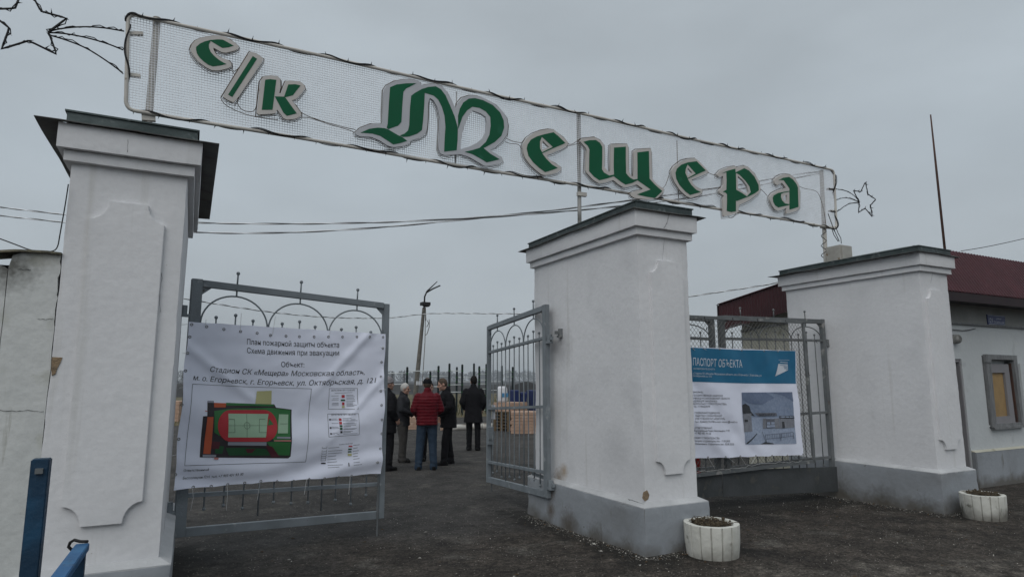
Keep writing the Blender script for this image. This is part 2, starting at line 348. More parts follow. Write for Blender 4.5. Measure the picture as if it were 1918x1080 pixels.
tag(mb.build('gravel', [flat('gravel_grey', (.12, .115, .105), .9), flat('gravel_pale', (.50, .48, .44), .9), flat('gravel_dark', (.03, .028, .025), .9)]), kind='stuff')
# dead leaves and scraps
mb = MB()
for i in range(260):
    x, y = random.uniform(.2, 10.5), random.uniform(3.2, 7.8)
    if i % 2: x = random.choice((4.02, 8.98, 4.5, 9.3))-abs(random.gauss(0, .14)); y = random.uniform(4.9, 7.2)
    if 4.02 < x < 4.9 and y > 5.05: continue
    s_ = random.uniform(.010, .028); a = random.uniform(0, 6.3); z = gz(x, y)+.004; mb.mi = i % 5 == 0; c, d = math.cos(a)*s_, math.sin(a)*s_
    mb.add([(x-c, y-d, z), (x+d*.5, y-c*.5, z+random.uniform(0, .012)), (x+c, y+d, z+.002), (x-d*.5, y+c*.5, z+random.uniform(0, .012))], [(0, 1, 2, 3)])
tag(mb.build('leaf_litter', [flat('dead_leaf', (.075, .05, .028), .9), flat('pale_scrap', (.34, .33, .30), .9)]), kind='stuff')
# grass field beyond the yard
mb = MB()
gx = [6+1.5*i for i in range(-40, 90)]; 
P0 = []
for x in gx: P0.append((x, 27.5+.5*mnoise.noise(Vector((x*.4, 0, 0)))))
rows = [0, 4, 10, 25, 46]
vs = [(x+(d*.4 if x > 6 else -d*.4)*0, y+d, .004-.03+.006) for d in rows for x, y in P0]
mb.add(vs, [(j*len(gx)+i, j*len(gx)+i+1, (j+1)*len(gx)+i+1, (j+1)*len(gx)+i) for j in range(len(rows)-1) for i in range(len(gx)-1)])
M['grass'] = mat('dry_grass_field', (.11, .092, .048), (.08, .07, .036), .5, .95, .6, 5, layers=[((.13, .11, .06), .25, .6, .08), ((.05, .045, .03), .8, .66, .05)], fine=.4)
tag(mb.build('grass_field', M['grass']), kind='structure')
mb = MB()
for i in range(9000):
    y = 27.6+abs(random.gauss(0, 1))*14; x = random.uniform(-2, 30)+(y-27)*.5*random.random()
    h = random.uniform(.05, .16); a = random.uniform(0, 6.3); wv = .012+y*.0003
    mb.mi = random.randint(0, 1)
    mb.add([(x-math.cos(a)*wv, y-math.sin(a)*wv, -.03), (x+math.cos(a)*wv, y+math.sin(a)*wv, -.03), (x+random.uniform(-.05, .05), y+random.uniform(-.05, .05), h)], [(0, 1, 2)])
tag(mb.build('dry_grass', [flat('straw_blade', (.17, .145, .065), .9), flat('green_blade', (.085, .08, .035), .9)]), kind='stuff')
mb = MB(); fx = [-1500+40*i for i in range(95)]; fy = [73.4, 110, 180, 320, 600, 1250]
mb.add([(x, y+(2.5*mnoise.noise(Vector((x*.05, 0, 3))) if y < 80 else 0), -.022) for y in fy for x in fx], [(j*95+i, j*95+i+1, (j+1)*95+i+1, (j+1)*95+i) for j in range(5) for i in range(94)])
tag(mb.build('ploughed_field', mat('dark_ploughed_soil', (.030, .030, .031), (.020, .020, .021), .08, .95, .6, 2)), kind='structure')
# ------------------------------------------------------------------ gate pillars
ZC0, ZC1, ZC2 = 3.195, 3.275, 3.455
def gridbox(mb, a, b, step, amp, chip=0, seed=0):
    n = [max(1, round((b[i]-a[i])/step)) for i in range(3)]
    def P(i, j, k):
        p = Vector((a[0]+(b[0]-a[0])*i/n[0], a[1]+(b[1]-a[1])*j/n[1], a[2]+(b[2]-a[2])*k/n[2])); c = (Vector(a)+Vector(b))/2
        q = Vector((p.x*1.7+seed, p.y*1.7, p.z*1.7)); e_ = (i in (0, n[0]))+(j in (0, n[1]))+(k in (0, n[2]))
        d = Vector((mnoise.noise(q), mnoise.noise(q+Vector((9, 0, 0))), .3*mnoise.noise(q+Vector((0, 9, 0)))))*amp
        if e_ >= 2 and chip:
            h = max(0, mnoise.noise(p*5+Vector((seed, 0, 0)))-.05)+.5*max(0, mnoise.noise(p*23)); s_ = Vector((math.copysign(1, c.x-p.x)*(i in (0, n[0])), math.copysign(1, c.y-p.y)*(j in (0, n[1])), math.copysign(1, c.z-p.z)*(k in (0, n[2]))))
            d += s_*(.002+chip*h)
        return p+d
    for ax in range(3):
        u, v = [q for q in range(3) if q != ax]
        for side in (0, n[ax]):
            vs = []
            for i in range(n[u]+1):
                for j in range(n[v]+1):
                    I = [0, 0, 0]; I[ax] = side; I[u] = i; I[v] = j; vs.append(P(*I))
            w_ = n[v]+1; mb.add(vs, [(i*w_+j, (i+1)*w_+j, (i+1)*w_+j+1, i*w_+j+1) for i in range(n[u]) for j in range(n[v])])
    return mb
def pillar(X, W, base, ov, label, chip=None, zg=0, pan=(.14, .14)):
    Y0, D = 5.153, 2.234
    t = empty('gate_pillar', (X+W/2, Y0+D/2, zg), label, 'pillar', 'white gate pillars')
    O = t.location
    mb = MB(O); n = 18
    # tapering-free shaft, gridded a little so the plaster can be uneven
    gridbox(mb, (X, Y0, .40), (X+W, Y0+D, ZC0+.02), .05, .004, .008, X); mb.build('shaft', M['white'], t, 'auto')
    mb = MB(O); o = .082
    gridbox(mb, (X-o, Y0-o, -.35), (X+W+o, Y0+D+o, .445), .035, .008, .014, X); mb.build('plinth', M['plinth'], t, 'auto')
    mb = MB(O)      # sloping mortar ledge on the plinth
    a = [(X-o+.006, Y0-o+.006), (X+W+o-.006, Y0-o+.006), (X+W+o-.006, Y0+D+o-.006), (X-o+.006, Y0+D+o-.006)]
    b = [(X-.004, Y0-.004), (X+W+.004, Y0-.004), (X+W+.004, Y0+D+.004), (X-.004, Y0+D+.004)]
    mb.loft([[(*p, .435) for p in a], [(*p, .449) for p in a], [(*p, .485) for p in b]]); mb.build('plinth_ledge', M['ledge'], t)
    mb = MB(O)
    gridbox(mb, (X-.045, Y0-.045, ZC0), (X+W+.045, Y0+D+.045, ZC1), .04, .003, .006, X); gridbox(mb, (X-.085, Y0-.085, ZC1), (X+W+.085, Y0+D+.085, ZC2), .04, .003, .006, X+3)
    mb.build('cornice', M['white'], t, 'auto')
    # raised front panel with scooped corners
    p0, p1 = pan; xa, xb = X+p0, X+W-p1; zb, zt = .735, 2.945; sx_, sz = (xb-xa)*.24, .135
    pts = []
    def arc(cx, cz, rx, rz, a0, a1):
        for k in range(7):
            a_ = math.radians(a0+(a1-a0)*k/6); pts.append((cx+rx*math.cos(a_), cz+rz*math.sin(a_)))
    arc(xa, zb, sx_, sz, 90, 0); arc(xb, zb, sx_, sz, 180, 90); arc(xb, zt, sx_, sz, 270, 180); arc(xa, zt, sx_, sz, 0, -90)
    mb = MB(O); plate(mb, pts, [], lambda p, d: Vector((p[0], Y0-d, p[1])), .032, -.01); mb.build('panel', M['white'], t, bevel=.004)
    # tin roof: a wavy sheet and the low box on it
    l, r, f_, b_ = ov; mb = MB(O); nn = 22
    def lip(x, y, e):
        return ZC2+.004+e*(.016*mnoise.noise(Vector((x*2.6, y*2.6, X)))-.004)
    xa, xb, ya, yb = X-.085-l, X+W+.085+r, Y0-.085-f_, Y0+D+.085+b_
    top = []; bot = []
    ring = [(xa+(xb-xa)*k/8, ya) for k in range(8)]+[(xb, ya+(yb-ya)*k/nn) for k in range(nn)]+[(xb-(xb-xa)*k/8, yb) for k in range(8)]+[(xa, yb-(yb-ya)*k/nn) for k in range(nn)]
    inn = [(min(max(x, X-.07), X+W+.07), min(max(y, Y0-.06), Y0+D+.06)) for x, y in ring]
    k = len(ring)
    vs = [(x, y, lip(x, y, 1)) for x, y in ring]+[(x, y, ZC2+.022) for x, y in inn]+[(x, y, lip(x, y, 1)-.005) for x, y in ring]+[(x, y, ZC2+.006) for x, y in inn]
    fs = []
    for i in range(k):
        j = (i+1) % k
        fs += [(i, j, k+j, k+i), (2*k+j, 2*k+i, 3*k+i, 3*k+j), (i, 2*k+i, 2*k+j, j)]
    mb.add(vs, fs); mb.build('roof_sheet', M['tinlow'], t)
    mb = MB(O)
    bl = [(X-.045, Y0-.055), (X+W+.045, Y0-.055), (X+W+.045, Y0+D+.07), (X-.045, Y0+D+.07)]
    def off(q, d): return [(p[0]+(d if i in (1, 2) else -d), p[1]+(d if i > 1 else -d)) for i, p in enumerate(q)]
    mb.loft([[(*p, ZC2+.012) for p in bl], [(*p, ZC2+.085) for p in bl], [(*p, ZC2+.088) for p in off(bl, .012)], [(*p, ZC2+.10) for p in off(bl, .012)],
             [(*p, ZC2+.17) for p in [(X+W*.35, Y0+.35), (X+W*.65, Y0+.35), (X+W*.65, Y0+D-.35), (X+W*.35, Y0+D-.35)]]])
    mb.build('roof_cap', M['tin'], t)
    return t
P1 = pillar(-.83, .7256, 0, (.13, .11, .035, .1), 'leftmost white gate pillar, next to the cracked white wall', pan=(.14, .125))
P2 = pillar(4.11, .684, 0, (.045, .10, .035, .14), 'middle white gate pillar, between the open gate leaf and the blue topped banner', pan=(.145, .10))
P3 = pillar(9.068, .684, 0, (.10, .08, .035, .12), 'rightmost white gate pillar, beside the maroon roofed gatehouse', zg=-.08, pan=(.085, .12))
def patch(t, pts, Y, m_, name, d=.003):
    mb = MB(t.location); plate(mb, pts, [], lambda p, dd: at(p[0], p[1], Y)-Vector((0, dd, 0)), d, -.002); return mb.build(name, m_, t)
M['chip'] = mat('exposed_brick', (.26, .19, .12), (.17, .13, .09), 30, .95, .6, 60)
patch(P1, [(97, 668), (117, 669), (113, 679), (107, 690), (104, 700), (97, 703), (96, 690)], 5.153, M['chip'], 'plaster_chip')
patch(P2, [(1205, 921), (1212, 917), (1216, 926), (1214, 934), (1208, 938), (1203, 932)], 5.153, M['chip'], 'plaster_chip')
def crack(t, pts, Y, w0=.004, name='crack', face='Y'):
    mb = MB(t.location); Q = [at(x, y, Y)+Vector((0, -.0025, 0)) for x, y in pts]
    q2 = []
    for a, b in zip(Q, Q[1:]):
        for k in range(4): q2.append(a.lerp(b, k/4)+Vector((random.uniform(-1, 1)*.004, 0, random.uniform(-1, 1)*.004)))
    q2.append(Q[-1]); mb.tube(q2, w0/2, 4, rs=[w0/2*random.uniform(.4, 1.2) for _ in q2]); return mb.build(name, M['black'], t)
crack(P1, [(239, 262), (239, 285)], 5.07, .003)
crack(P2, [(1253, 400), (1249, 418), (1243, 427)], 5.065, .004); crack(P2, [(1244, 433), (1243, 460), (1240, 487)], 5.15, .002)
crack(P1, [(172, 453), (200, 452), (230, 450)], 5.128, .0015)
crack(P2, [(1180, 936), (1176, 934), (1206, 943)], 5.15, .004)
crack(P1, [(300, 480), (303, 520), (298, 560), (301, 585)], 5.15, .002); crack(P1, [(150, 640), (158, 662), (155, 690)], 5.15, .002)
crack(P3, [(1745, 480), (1748, 505), (1743, 530)], 5.15, .002); crack(P3, [(1640, 470), (1640, 488)], 5.07, .002)
# star shaped fixing on the first pillar
mb = MB(P1.location); c = at(239, 291, 5.10)
for k in range(8):
    a = k*math.pi/4; mb.tube([c, c+Vector((math.cos(a)*.02, -.015, math.sin(a)*.02))], .0018, 4)
mb.build('wall_hook', M['pipe2'], P1)
# ------------------------------------------------------------------ left boundary wall
YW = 5.16
edge = [(115.5, 476), (112, 490), (114, 500), (112, 512), (108, 520), (107.5, 545), (106, 552), (108, 558), (105, 568), (103, 580), (102, 596), (101, 603), (102, 612), (101, 622), (99, 636), (97, 652), (96, 668), (95, 690), (92, 710), (88, 740), (85, 770), (82, 800), (79, 830), (77, 856), (74, 900), (72, 940), (68, 1000), (62, 1100), (58, 1250)]
wl = empty('boundary_wall', (-2.4, YW+.1, 0), 'cracked white plastered wall joining the leftmost gate pillar', 'wall')
lft = [(16, 500), (14.5, 515), (12, 540), (10, 560), (6, 600), (1, 640), (-4, 700), (-10, 760), (-20, 900), (-40, 1250)]
tp = [(24, 478), (40, 473.5), (70, 473), (100, 474.5)]
mb = MB(wl.location); plate(mb, tp+edge+lft[::-1], [], lambda p, d: at(p[0], p[1], YW)+Vector((0, d, 0)), 0, .22); mb.build('wall_slab', M['whitewall'], wl)
mb = MB(wl.location)
l2 = [(p[0]-2.5, p[1]) for p in lft]
plate(mb, [(-1200, 400), (-200, 448), (-60, 470), (0, 496), (8, 499), (14, 503)]+l2[1:]+[(-1500, 1250)], [], lambda p, d: at(p[0], p[1], YW)+Vector((0, d, 0)), .012, .22); mb.build('wall_slab', M['whitewall'], wl)
mb = MB(wl.location); mb.box((-6, YW+.1, -.2), (-.86, YW+.21, 2.46)); mb.build('dark_backing', M['black'], wl)  # black backing, paints the shadow seen through the gaps beside the slabs
mb = MB(wl.location)   # crumbling mortar coping
q = [at(x, y, YW) for x, y in ((-40, 474), (10, 471), (30, 470), (60, 471), (90, 472.5), (116, 476))]
for a, b in zip(q, q[1:]):
    mb.bar(a+Vector((0, .1, .0)), b+Vector((0, .1, .0)), .26, .014)
M['coping'] = mat('crumbling_mortar', (.20, .18, .13), (.10, .095, .075), 14, .95, .8, 30)
mb.build('coping', M['coping'], wl)
for pts in ([(0, 768), (30, 769), (60, 768), (82, 770)], [(72, 597), (85, 598), (100, 596)], [(34, 504), (46, 505), (58, 505)]):
    crack(wl, pts, YW, .003)
# ------------------------------------------------------------------ gate leaves
def sagged(pts, sag, W): return pts
def gate_leaf(label, hx, hy, ang, W, z0, z1, sag, zr, m_, stile=(.10, .07), flip=1, nar=3, hinges=(), kick=None, group='grey gate leaves'):
    """local x runs from the hinge to the free end; zr = heights of the three rails"""
    t = empty('gate_leaf', (hx, hy, 0), label, 'gate', group, ang)
    S = lambda s_, z, y=0: Vector((s_, y, z-sag*s_/W))
    ft = .068
    mb = MB(); mb.bar(S(stile[0]/2, z0), S(stile[0]/2, z1), stile[0], .06, (0, 1, 0)); mb.build('hinge_stile', m_, t, bevel=.004)
    mb = MB(); mb.bar(S(W-stile[1]/2, z0), S(W-stile[1]/2, z1-.012), stile[1], .06, (0, 1, 0)); mb.build('free_stile', m_, t, bevel=.004)
    mb = MB(); mb.bar(S(stile[0], z1-ft/2-.004), S(W-stile[1]-.002, z1-ft/2-.004), .056, ft, (0, 0, 1)); mb.build('top_bar', m_, t, bevel=.004)
    mb = MB(); mb.bar(S(stile[0], z0+ft/2+.004), S(W-stile[1]-.002, z0+ft/2+.004), .056, .08, (0, 0, 1)); mb.build('bottom_bar', m_, t, bevel=.004)
    for z in zr:
        mb = MB(); mb.bar(S(stile[0]+.001, z), S(W-stile[1]-.001, z), .045, .038, (0, 0, 1)); mb.build('rail', m_, t, bevel=.003)
    a, b = stile[0], W-stile[1]; aw = (b-a)/nar; zu, zl = zr[0], zr[-1]
    for k in range(nar):
        c = a+aw*(k+.5); hgt = z1-ft-.075-zu; mb = MB()
        mb.tube([S(c+math.cos(math.pi*i/20)*aw/2*.985, zu+.015+math.sin(math.pi*i/20)*hgt) for i in range(21)], .0085, 6); mb.build('arch', m_, t, True)
        mb = MB(); mb.tube([S(c, zu+.015+hgt-.005), S(c, z1-ft)], .0085, 6); mb.tube([S(c, z1-.008), S(c+.003, z1+.10)], .0085, 6); mb.ball(S(c+.003, z1+.11), .019); mb.build('finial', m_, t, True)
        for j, dx in enumerate((-.27, 0, .27)):
            x = c+dx*aw; up_ = .125 if j == 1 else .085; dn = random.uniform(.10, .20)
            wv = [S(x+random.uniform(-.006, .006), zu+up_-(zu+up_-zl+dn)*i/6) for i in range(7)]
            mb = MB(); mb.tube(wv, .0078, 6); mb.ball(wv[0], .018); mb.ball(wv[-1], .017); mb.build('bar', m_, t, True)
        if k < nar-1:
            x = a+aw*(k+1); mb = MB(); mb.tube([S(x, zu), S(x+random.uniform(-.008, .008), (zu+zl)/2), S(x, zl-.24)], .0085, 6); mb.build('bar', m_, t, True)
    for s0, d in ((a, 1), (b, -1)):
        mb = MB(); zz = z1-ft-.003
        mb.add([S(s0, zz, y) for y in (-.004, .004)]+[S(s0+d*.09, zz, y) for y in (-.004, .004)]+[S(s0, zz-.08, y) for y in (-.004, .004)], [(0, 2, 4), (1, 5, 3), (0, 1, 3, 2), (2, 3, 5, 4), (4, 5, 1, 0)]); mb.build('corner_plate', m_, t)
    for z in hinges:
        mb = MB(); mb.tube([(-.05, 0, z-.05), (-.05, 0, z+.05)], .033, 10); mb.box((-.09, -.03, z-.06), (.0, .03, z-.035)); mb.box((-.13, -.015, z-.02), (-.04, .015, z+.02)); mb.build('hinge', m_, t, 'auto')
    return t, S
AL = math.atan2(.37, 2.09)
LA, SA = gate_leaf('half open grey gate leaf hung on the leftmost pillar, carrying the white stadium plan banner', -.04, 6.85, AL, 2.12, .25, 2.68, .095, (2.235, 1.40, .62), M['gate'], hinges=(2.36, .52))
dB = Vector((4.155-4.0, 8.96-6.85)); AB = math.atan2(dB.y, dB.x)
LB, SB = gate_leaf('grey gate leaf swung wide open from the middle pillar, without a banner', 4.0, 6.85, AB, dB.length, .265, 2.64, .11, (2.22, 1.36, .56), M['gate'], stile=(.10, .055), hinges=(2.2, .43))
LC, SC = gate_leaf('closed worn gate leaf hung on the rightmost pillar, half behind the blue topped banner', 9.0, 6.66, math.pi, 2.27, .18, 2.64, .03, (2.30, 1.18, .50), M['gate2'], stile=(.075, .10), hinges=(2.27, .42), kick=1)
LD, SD = gate_leaf('closed worn gate leaf hung on the middle pillar, mostly hidden behind it', 4.15, 6.70, 0, 2.52, .18, 2.60, .02, (2.28, 1.18, .50), M['gate2'], stile=(.075, .08), hinges=(2.27,), kick=1)
for t, q in ((LD, [(4.25, .41), (6.60, .42), (6.585, .125), (4.25, .10)]), (LC, [(6.615, .455), (9.06, .355), (9.02, -.01), (6.60, .11)])):
    mb = MB(); mw = Matrix.Rotation(-t.rotation_euler[2], 4, 'Z') @ Matrix.Translation(-t.location)
    plate(mb, q, [], lambda p, d: mw @ Vector((p[0], 6.60+d, p[1])), 0, .006); mb.build('kick_plate', M['kick'], t)
# drop bolt rods
for t, s_, zt, zb in ((LA, 2.03, .9, -.02), (LB, dB.length-.04, .75, .02)):
    mb = MB(); mb.tube([(s_, -.045, zt), (s_, -.045, zb)], .010, 8); mb.tube([(s_, -.045, zt-.05), (s_+.05, -.045, zt-.05)], .009, 8); mb.build('drop_bolt', M['gate2'], t, 'auto')
mb = MB(); mb.box((dB.length-.14, -.04, .72), (dB.length-.055, .04, .98)); mb.box((dB.length-.16, -.045, .80), (dB.length-.14, .045, .9)); mb.build('lock_box', M['gate'], LB)
mb = MB(); mb.box((.16, -.035, .33), (.56, -.028, .50)); mb.build('repair_plate', M['gate'], LB)
# chain link panel tied across the closed leaves
YP = 6.56
pr0, pr1 = at(1503, 607, YP), at(1528, 868, YP); xr = (pr0.x+pr1.x)/2; zt_, zb_ = 2.56, at(1527, 866, YP).z+.02; zbl = at(1303, 893, YP).z
cl = empty('chain_link_panel', (6.4, YP, 0), 'chain link mesh panel in a pipe frame fixed across the closed gate leaves', 'mesh panel')
mb = MB(cl.location); x0 = 4.95
fr = [(x0, YP, zbl), (xr, YP, zb_), (xr-.03, YP, zt_), (x0, YP, zt_-.02)]
for i in range(4): mb.bar(fr[i], fr[(i+1) % 4], .032, .042)
mb.build('frame', M['gate2'], cl)
mb = MB(cl.location); pt = .068; nW = int((xr-x0+2.7)/pt)
def clipseg(x, s_):
    pts = []
    for k in range(60):
        z = .1+k*.045; xx = x+s_*(z-.1)*.9
        if x0 < xx < xr-.02 and zbl+(zb_-zbl)*(xx-x0)/(xr-x0) < z < zt_-.02: pts.append((xx, YP, z))
    return pts
for i in range(-45, nW+45):
    for s_ in (1, -1):
        p_ = clipseg(x0+i*pt, s_)
        if len(p_) > 1: mb.tube([p_[0], p_[-1]], .0030, 4)
mb.build('wire_netting', M['wire'], cl)
mb = MB(cl.location)
for x, y in ((1318, 596), (1371, 598), (1417, 600), (1470, 602), (1322, 617), (1527, 640), (1508, 640), (1513, 700)):
    c = at(x, y, YP-.04); mb.tube([c+Vector((math.cos(a)*.02, -.01*a, math.sin(a)*.025)) for a in (0, .9, 1.8, 2.7, 3.6, 4.4)], .0035, 5)
mb.build('tie_wire', M['dark'], cl)
# ------------------------------------------------------------------ banners
TMP = bpy.data.scenes.new('scratch')
def evald(ob):
    """evaluate one object alone in a scratch scene and return its finished mesh"""
    TMP.collection.objects.link(ob); vl = TMP.view_layers[0]; vl.update()
    me = bpy.data.meshes.new_from_object(ob.evaluated_get(vl.depsgraph)); TMP.collection.objects.unlink(ob); bpy.data.objects.remove(ob)
    return me
def text_mesh(s_, shear=0, bold=0):
    cu = bpy.data.curves.new('t', 'FONT'); cu.body = s_.replace('\u0435', 'e'); cu.size = 1; cu.shear = shear; cu.offset = bold; cu.resolution_u = 3; cu.fill_mode = 'NONE'
    me = evald(bpy.data.objects.new('t', cu))
    nb = {}
    for e_ in me.edges:
        a, b = e_.vertices; nb.setdefault(a, []).append(b); nb.setdefault(b, []).append(a)
    left = set(k for k in nb if len(nb[k]) == 2); loops = []
    while left:                                   # walk each closed outline
        st_ = left.pop(); lp = [st_]; cur = nb[st_][0]; prev = st_
        while cur != st_ and cur in left:
            left.discard(cur); lp.append(cur); nx_ = [q for q in nb[cur] if q != prev]; prev, cur = cur, (nx_[0] if nx_ else st_)
        P = []
        for k in lp:
            q = tuple(me.vertices[k].co[:2])
            if not P or abs(q[0]-P[-1][0])+abs(q[1]-P[-1][1]) > 1e-4: P.append(q)
        if len(P) > 2 and abs(P[0][0]-P[-1][0])+abs(P[0][1]-P[-1][1]) < 1e-4: P.pop()
        if len(P) > 2: loops.append(P)
    def inside(p, lp):
        c = False
        for i in range(len(lp)):
            (x1, y1), (x2, y2) = lp[i-1], lp[i]
            if (y1 > p[1]) != (y2 > p[1]) and p[0] < (x2-x1)*(p[1]-y1)/(y2-y1)+x1: c = not c
        return c
    par = [[j for j in range(len(loops)) if j != i and inside(loops[i][0], loops[j])] for i in range(len(loops))]
    V, Fc = [], []
    for i, lp in enumerate(loops):                # fill glyph by glyph, counters left open
        if len(par[i]) % 2: continue
        P, T = fill2d(lp, [loops[j] for j in range(len(loops)) if i in par[j] and len(par[j]) == len(par[i])+1])
        b = len(V); V += P; Fc += [[b+k for k in t] for t in T]
    return V, Fc
class Banner:
    def __init__(s, P, d, dispf, label, group):
        s.P, s.d = Vector(P), Vector(d).normalized(); s.n = Vector((s.d.y, -s.d.x, 0)); s.disp = dispf
        s.t = empty('banner', P, label, 'banner', group)
    def sz(s, x, y):
        q = atpl(x, y, s.P, s.n)-s.P; return q.dot(s.d), q.z
    def pt(s, a, z, lay): return s.P+s.d*a+Vector((0, 0, z))+s.n*(s.disp(a, z)+lay*.0024)
    def emit(s, name, m_, polys, lay, grid=.045, parent=None):
        """polys: list of (points2d(sz), faces)"""
        bm = bmesh.new()
        for V, Fs in polys:
            vs = [bm.verts.new((p[0], p[1], 0)) for p in V]
            for f in Fs:
                try: bm.faces.new([vs[i] for i in f])
                except ValueError: pass
        if grid:
            for ax in (0, 1):
                cs = [v.co[ax] for v in bm.verts]; lo, hi = min(cs), max(cs); k = math.ceil(lo/grid)
                while k*grid < hi:
                    n_ = Vector((1, 0, 0)) if ax == 0 else Vector((0, 1, 0)); c = n_*(k*grid+1e-5)
                    bmesh.ops.bisect_plane(bm, geom=bm.verts[:]+bm.edges[:]+bm.faces[:], plane_co=c, plane_no=n_); k += 1
        for v in bm.verts: v.co = s.pt(v.co.x, v.co.y, lay)-s.P
        bmesh.ops.recalc_face_normals(bm, faces=bm.faces)
        me = bpy.data.meshes.new(name); bm.to_mesh(me); bm.free()
        return link(name, me, m_, parent or s.t, True)
    def poly(s, px, holes=()):
        return fill2d([s.sz(*p) for p in px], [[s.sz(*p) for p in h] for h in holes])
    def lines(s, m_, polys, lay, grid):
        for p in polys: s.emit('lettering', m_, [p], lay, grid)
    def line(s, a, b, w_=1.0):
        d = Vector((b[0]-a[0], b[1]-a[1])); n_ = Vector((-d.y, d.x)).normalized()*(w_/2)
        return s.poly([(a[0]+n_.x, a[1]+n_.y), (b[0]+n_.x, b[1]+n_.y), (b[0]-n_.x, b[1]-n_.y), (a[0]-n_.x, a[1]-n_.y)])
    def text(s, txt, a, b, cap, mid=None, shear=0, bold=0):
        """baseline from pixel a to pixel b (mid = baseline y half way), cap height in pixels"""
        V, Fc = text_mesh(txt, shear, bold)
        x0 = min(v[0] for v in V); x1 = max(v[0] for v in V); sag = 0 if mid is None else mid-(a[1]+b[1])/2
        out_ = []
        for v in V:
            u = (v[0]-x0)/(x1-x0); yb = a[1]+(b[1]-a[1])*u+4*sag*u*(1-u)
            out_.append(s.sz(a[0]+(b[0]-a[0])*u, yb-v[1]/.72*cap))
        return out_, Fc
    def cloth(s, c4, m_, nu=130, nv=100, scallop=.008, wav=None):
        TL, TR, BR, BL = [s.sz(*p) for p in c4]; V = []; Fs = []
        for j in range(nv+1):
            v = j/nv
            for i in range(nu+1):
                u = i/nu
                a = (TL[0]*(1-u)+TR[0]*u)*(1-v)+(BL[0]*(1-u)+BR[0]*u)*v; z = (TL[1]*(1-u)+TR[1]*u)*(1-v)+(BL[1]*(1-u)+BR[1]*u)*v
                z += scallop*abs(math.sin(u*math.pi*6))*(v**6)-scallop*.6*abs(math.sin(u*math.pi*7))*((1-v)**6)
                a += scallop*.8*math.sin(v*math.pi*5)*(abs(2*u-1)**8)
                V.append((a, z))
        Fs = [(j*(nu+1)+i, j*(nu+1)+i+1, (j+1)*(nu+1)+i+1, (j+1)*(nu+1)+i) for j in range(nv) for i in range(nu)]
        return s.emit('sheet', m_, [(V, Fs)], 0, None)
    def grommets(s, pxs, m_):
        for x, y in pxs:
            a, z = s.sz(x, y); q = s.pt(a, z, 1)-s.P; mb = MB()
            mb.tube([q+s.d*(math.cos(k*math.pi/4)*.011)+Vector((0, 0, math.sin(k*math.pi/4)*.011)) for k in range(8)], .0035, 5, closed=True); mb.build('grommet', m_, s.t, True)
n1 = Vector((math.cos(AL), math.sin(AL), 0))
def d1(a, z):     # folds slung between the two upper corners, creases at the foot
    u = a/2.1; zz = z
    r = math.hypot((u-.52)*1.25, (2.55-zz)*.62)
    f = .018*math.exp(-((r-.92)/.085)**2)-.014*math.exp(-((r-.73)/.11)**2)
    dgl = (2.15-zz)-1.15*(1-u)*2.0
    f += .016*math.exp(-((dgl+.35)/.07)**2)*sstep(.45, .8, u)+.012*math.exp(-((dgl-.35)/.06)**2)*sstep(.55, .85, u)
    dg2 = (2.15-zz)-1.7*u
    f += .014*math.exp(-((dg2-.15)/.06)**2)*sstep(.5, .1, u)
    f += .013*math.sin(zz*21+3*math.sin(u*5))*sstep(1.05, .72, zz)
    f += .008*mnoise.noise(Vector((a*2.2, z*3, 1)))+.0035*mnoise.noise(Vector((a*7, z*9, 5)))
    return .05+1.45*f
B1 = Banner(Vector((-.04, 6.85, 0))-Vector((-n1.y, n1.x, 0))*.05, n1, d1, 'large white vinyl banner with a coloured stadium plan, tied to the half open leaf', 'printed vinyl banners')
B1.cloth([(352, 602.5), (719, 625.5), (711, 886), (323, 916)], M['banner'])
B1.lines(M['ink'], [B1.text('План пожарной защиты объекта', (460, 645), (632, 651), 10.2, 649, 0, .008),
    B1.text('Схема движения при эвакуации', (460, 661), (632, 665.5), 10.2, 665, 0, .008), B1.text('Объект:', (523.5, 687), (567, 687.5), 9.8, None, 0, .008)], 1, .028)
B1.lines(M['ink'], [B1.text('Стадион СК «Мещера» Московская область,', (392, 695.5), (680, 701), 9.8, 703.5, .25, .026),
    B1.text('м. о. Егорьевск, г. Егорьевск, ул. Октябрьская, д. 121', (360, 711), (702, 716), 9.8, 721, .25, .026)], 1, .028)
B1.lines(M['ink'], [B1.text('Ответственный', (342, 881.5), (389, 879.5), 4.6, None, .2, .004), B1.text('Бессолицын П.Н. тел. +7 903 451 93 30', (340.6, 896), (453, 888), 4.8, 893, .25, .004)], 1, .028)
q8 = lambda x, y: (310+x/3.2727, 680+y/3.2727)
def PL(pts): return [q8(*p) for p in pts]
ck = {k: mat('plan_'+k, c, c, 3, .55, spec=.3) for k, c in dict(dark=(.035, .03, .035), green=(.035, .16, .05), dgreen=(.02, .085, .035), orange=(.48, .10, .045), redt=(.42, .035, .045), mint=(.32, .47, .33), yell=(.48, .47, .24), maroon=(.085, .02, .03), grey=(.27, .28, .33), pink=(.5, .2, .18)).items()}
def plan(layer, key, *polys): 
    [B1.emit('plan_drawing', ck[key], [B1.poly(PL(p))], layer, .03) for p in polys]
plan(1, 'dark', [(250, 228), (288, 228), (290, 242), (660, 250), (672, 270), (768, 282), (755, 565), (740, 578), (202, 572), (220, 322), (246, 320)])
plan(2, 'green', [(290, 290), (400, 276), (640, 272), (760, 285), (748, 470), (650, 480), (640, 440), (320, 440), (290, 420)], [(605, 478), (752, 478), (748, 560), (680, 558), (640, 520)], [(366, 240), (660, 252), (655, 262), (366, 256)])
plan(2, 'dgreen', [(360, 515), (480, 512), (600, 520), (640, 560), (380, 560)], [(300, 500), (350, 505), (340, 550), (295, 548)])
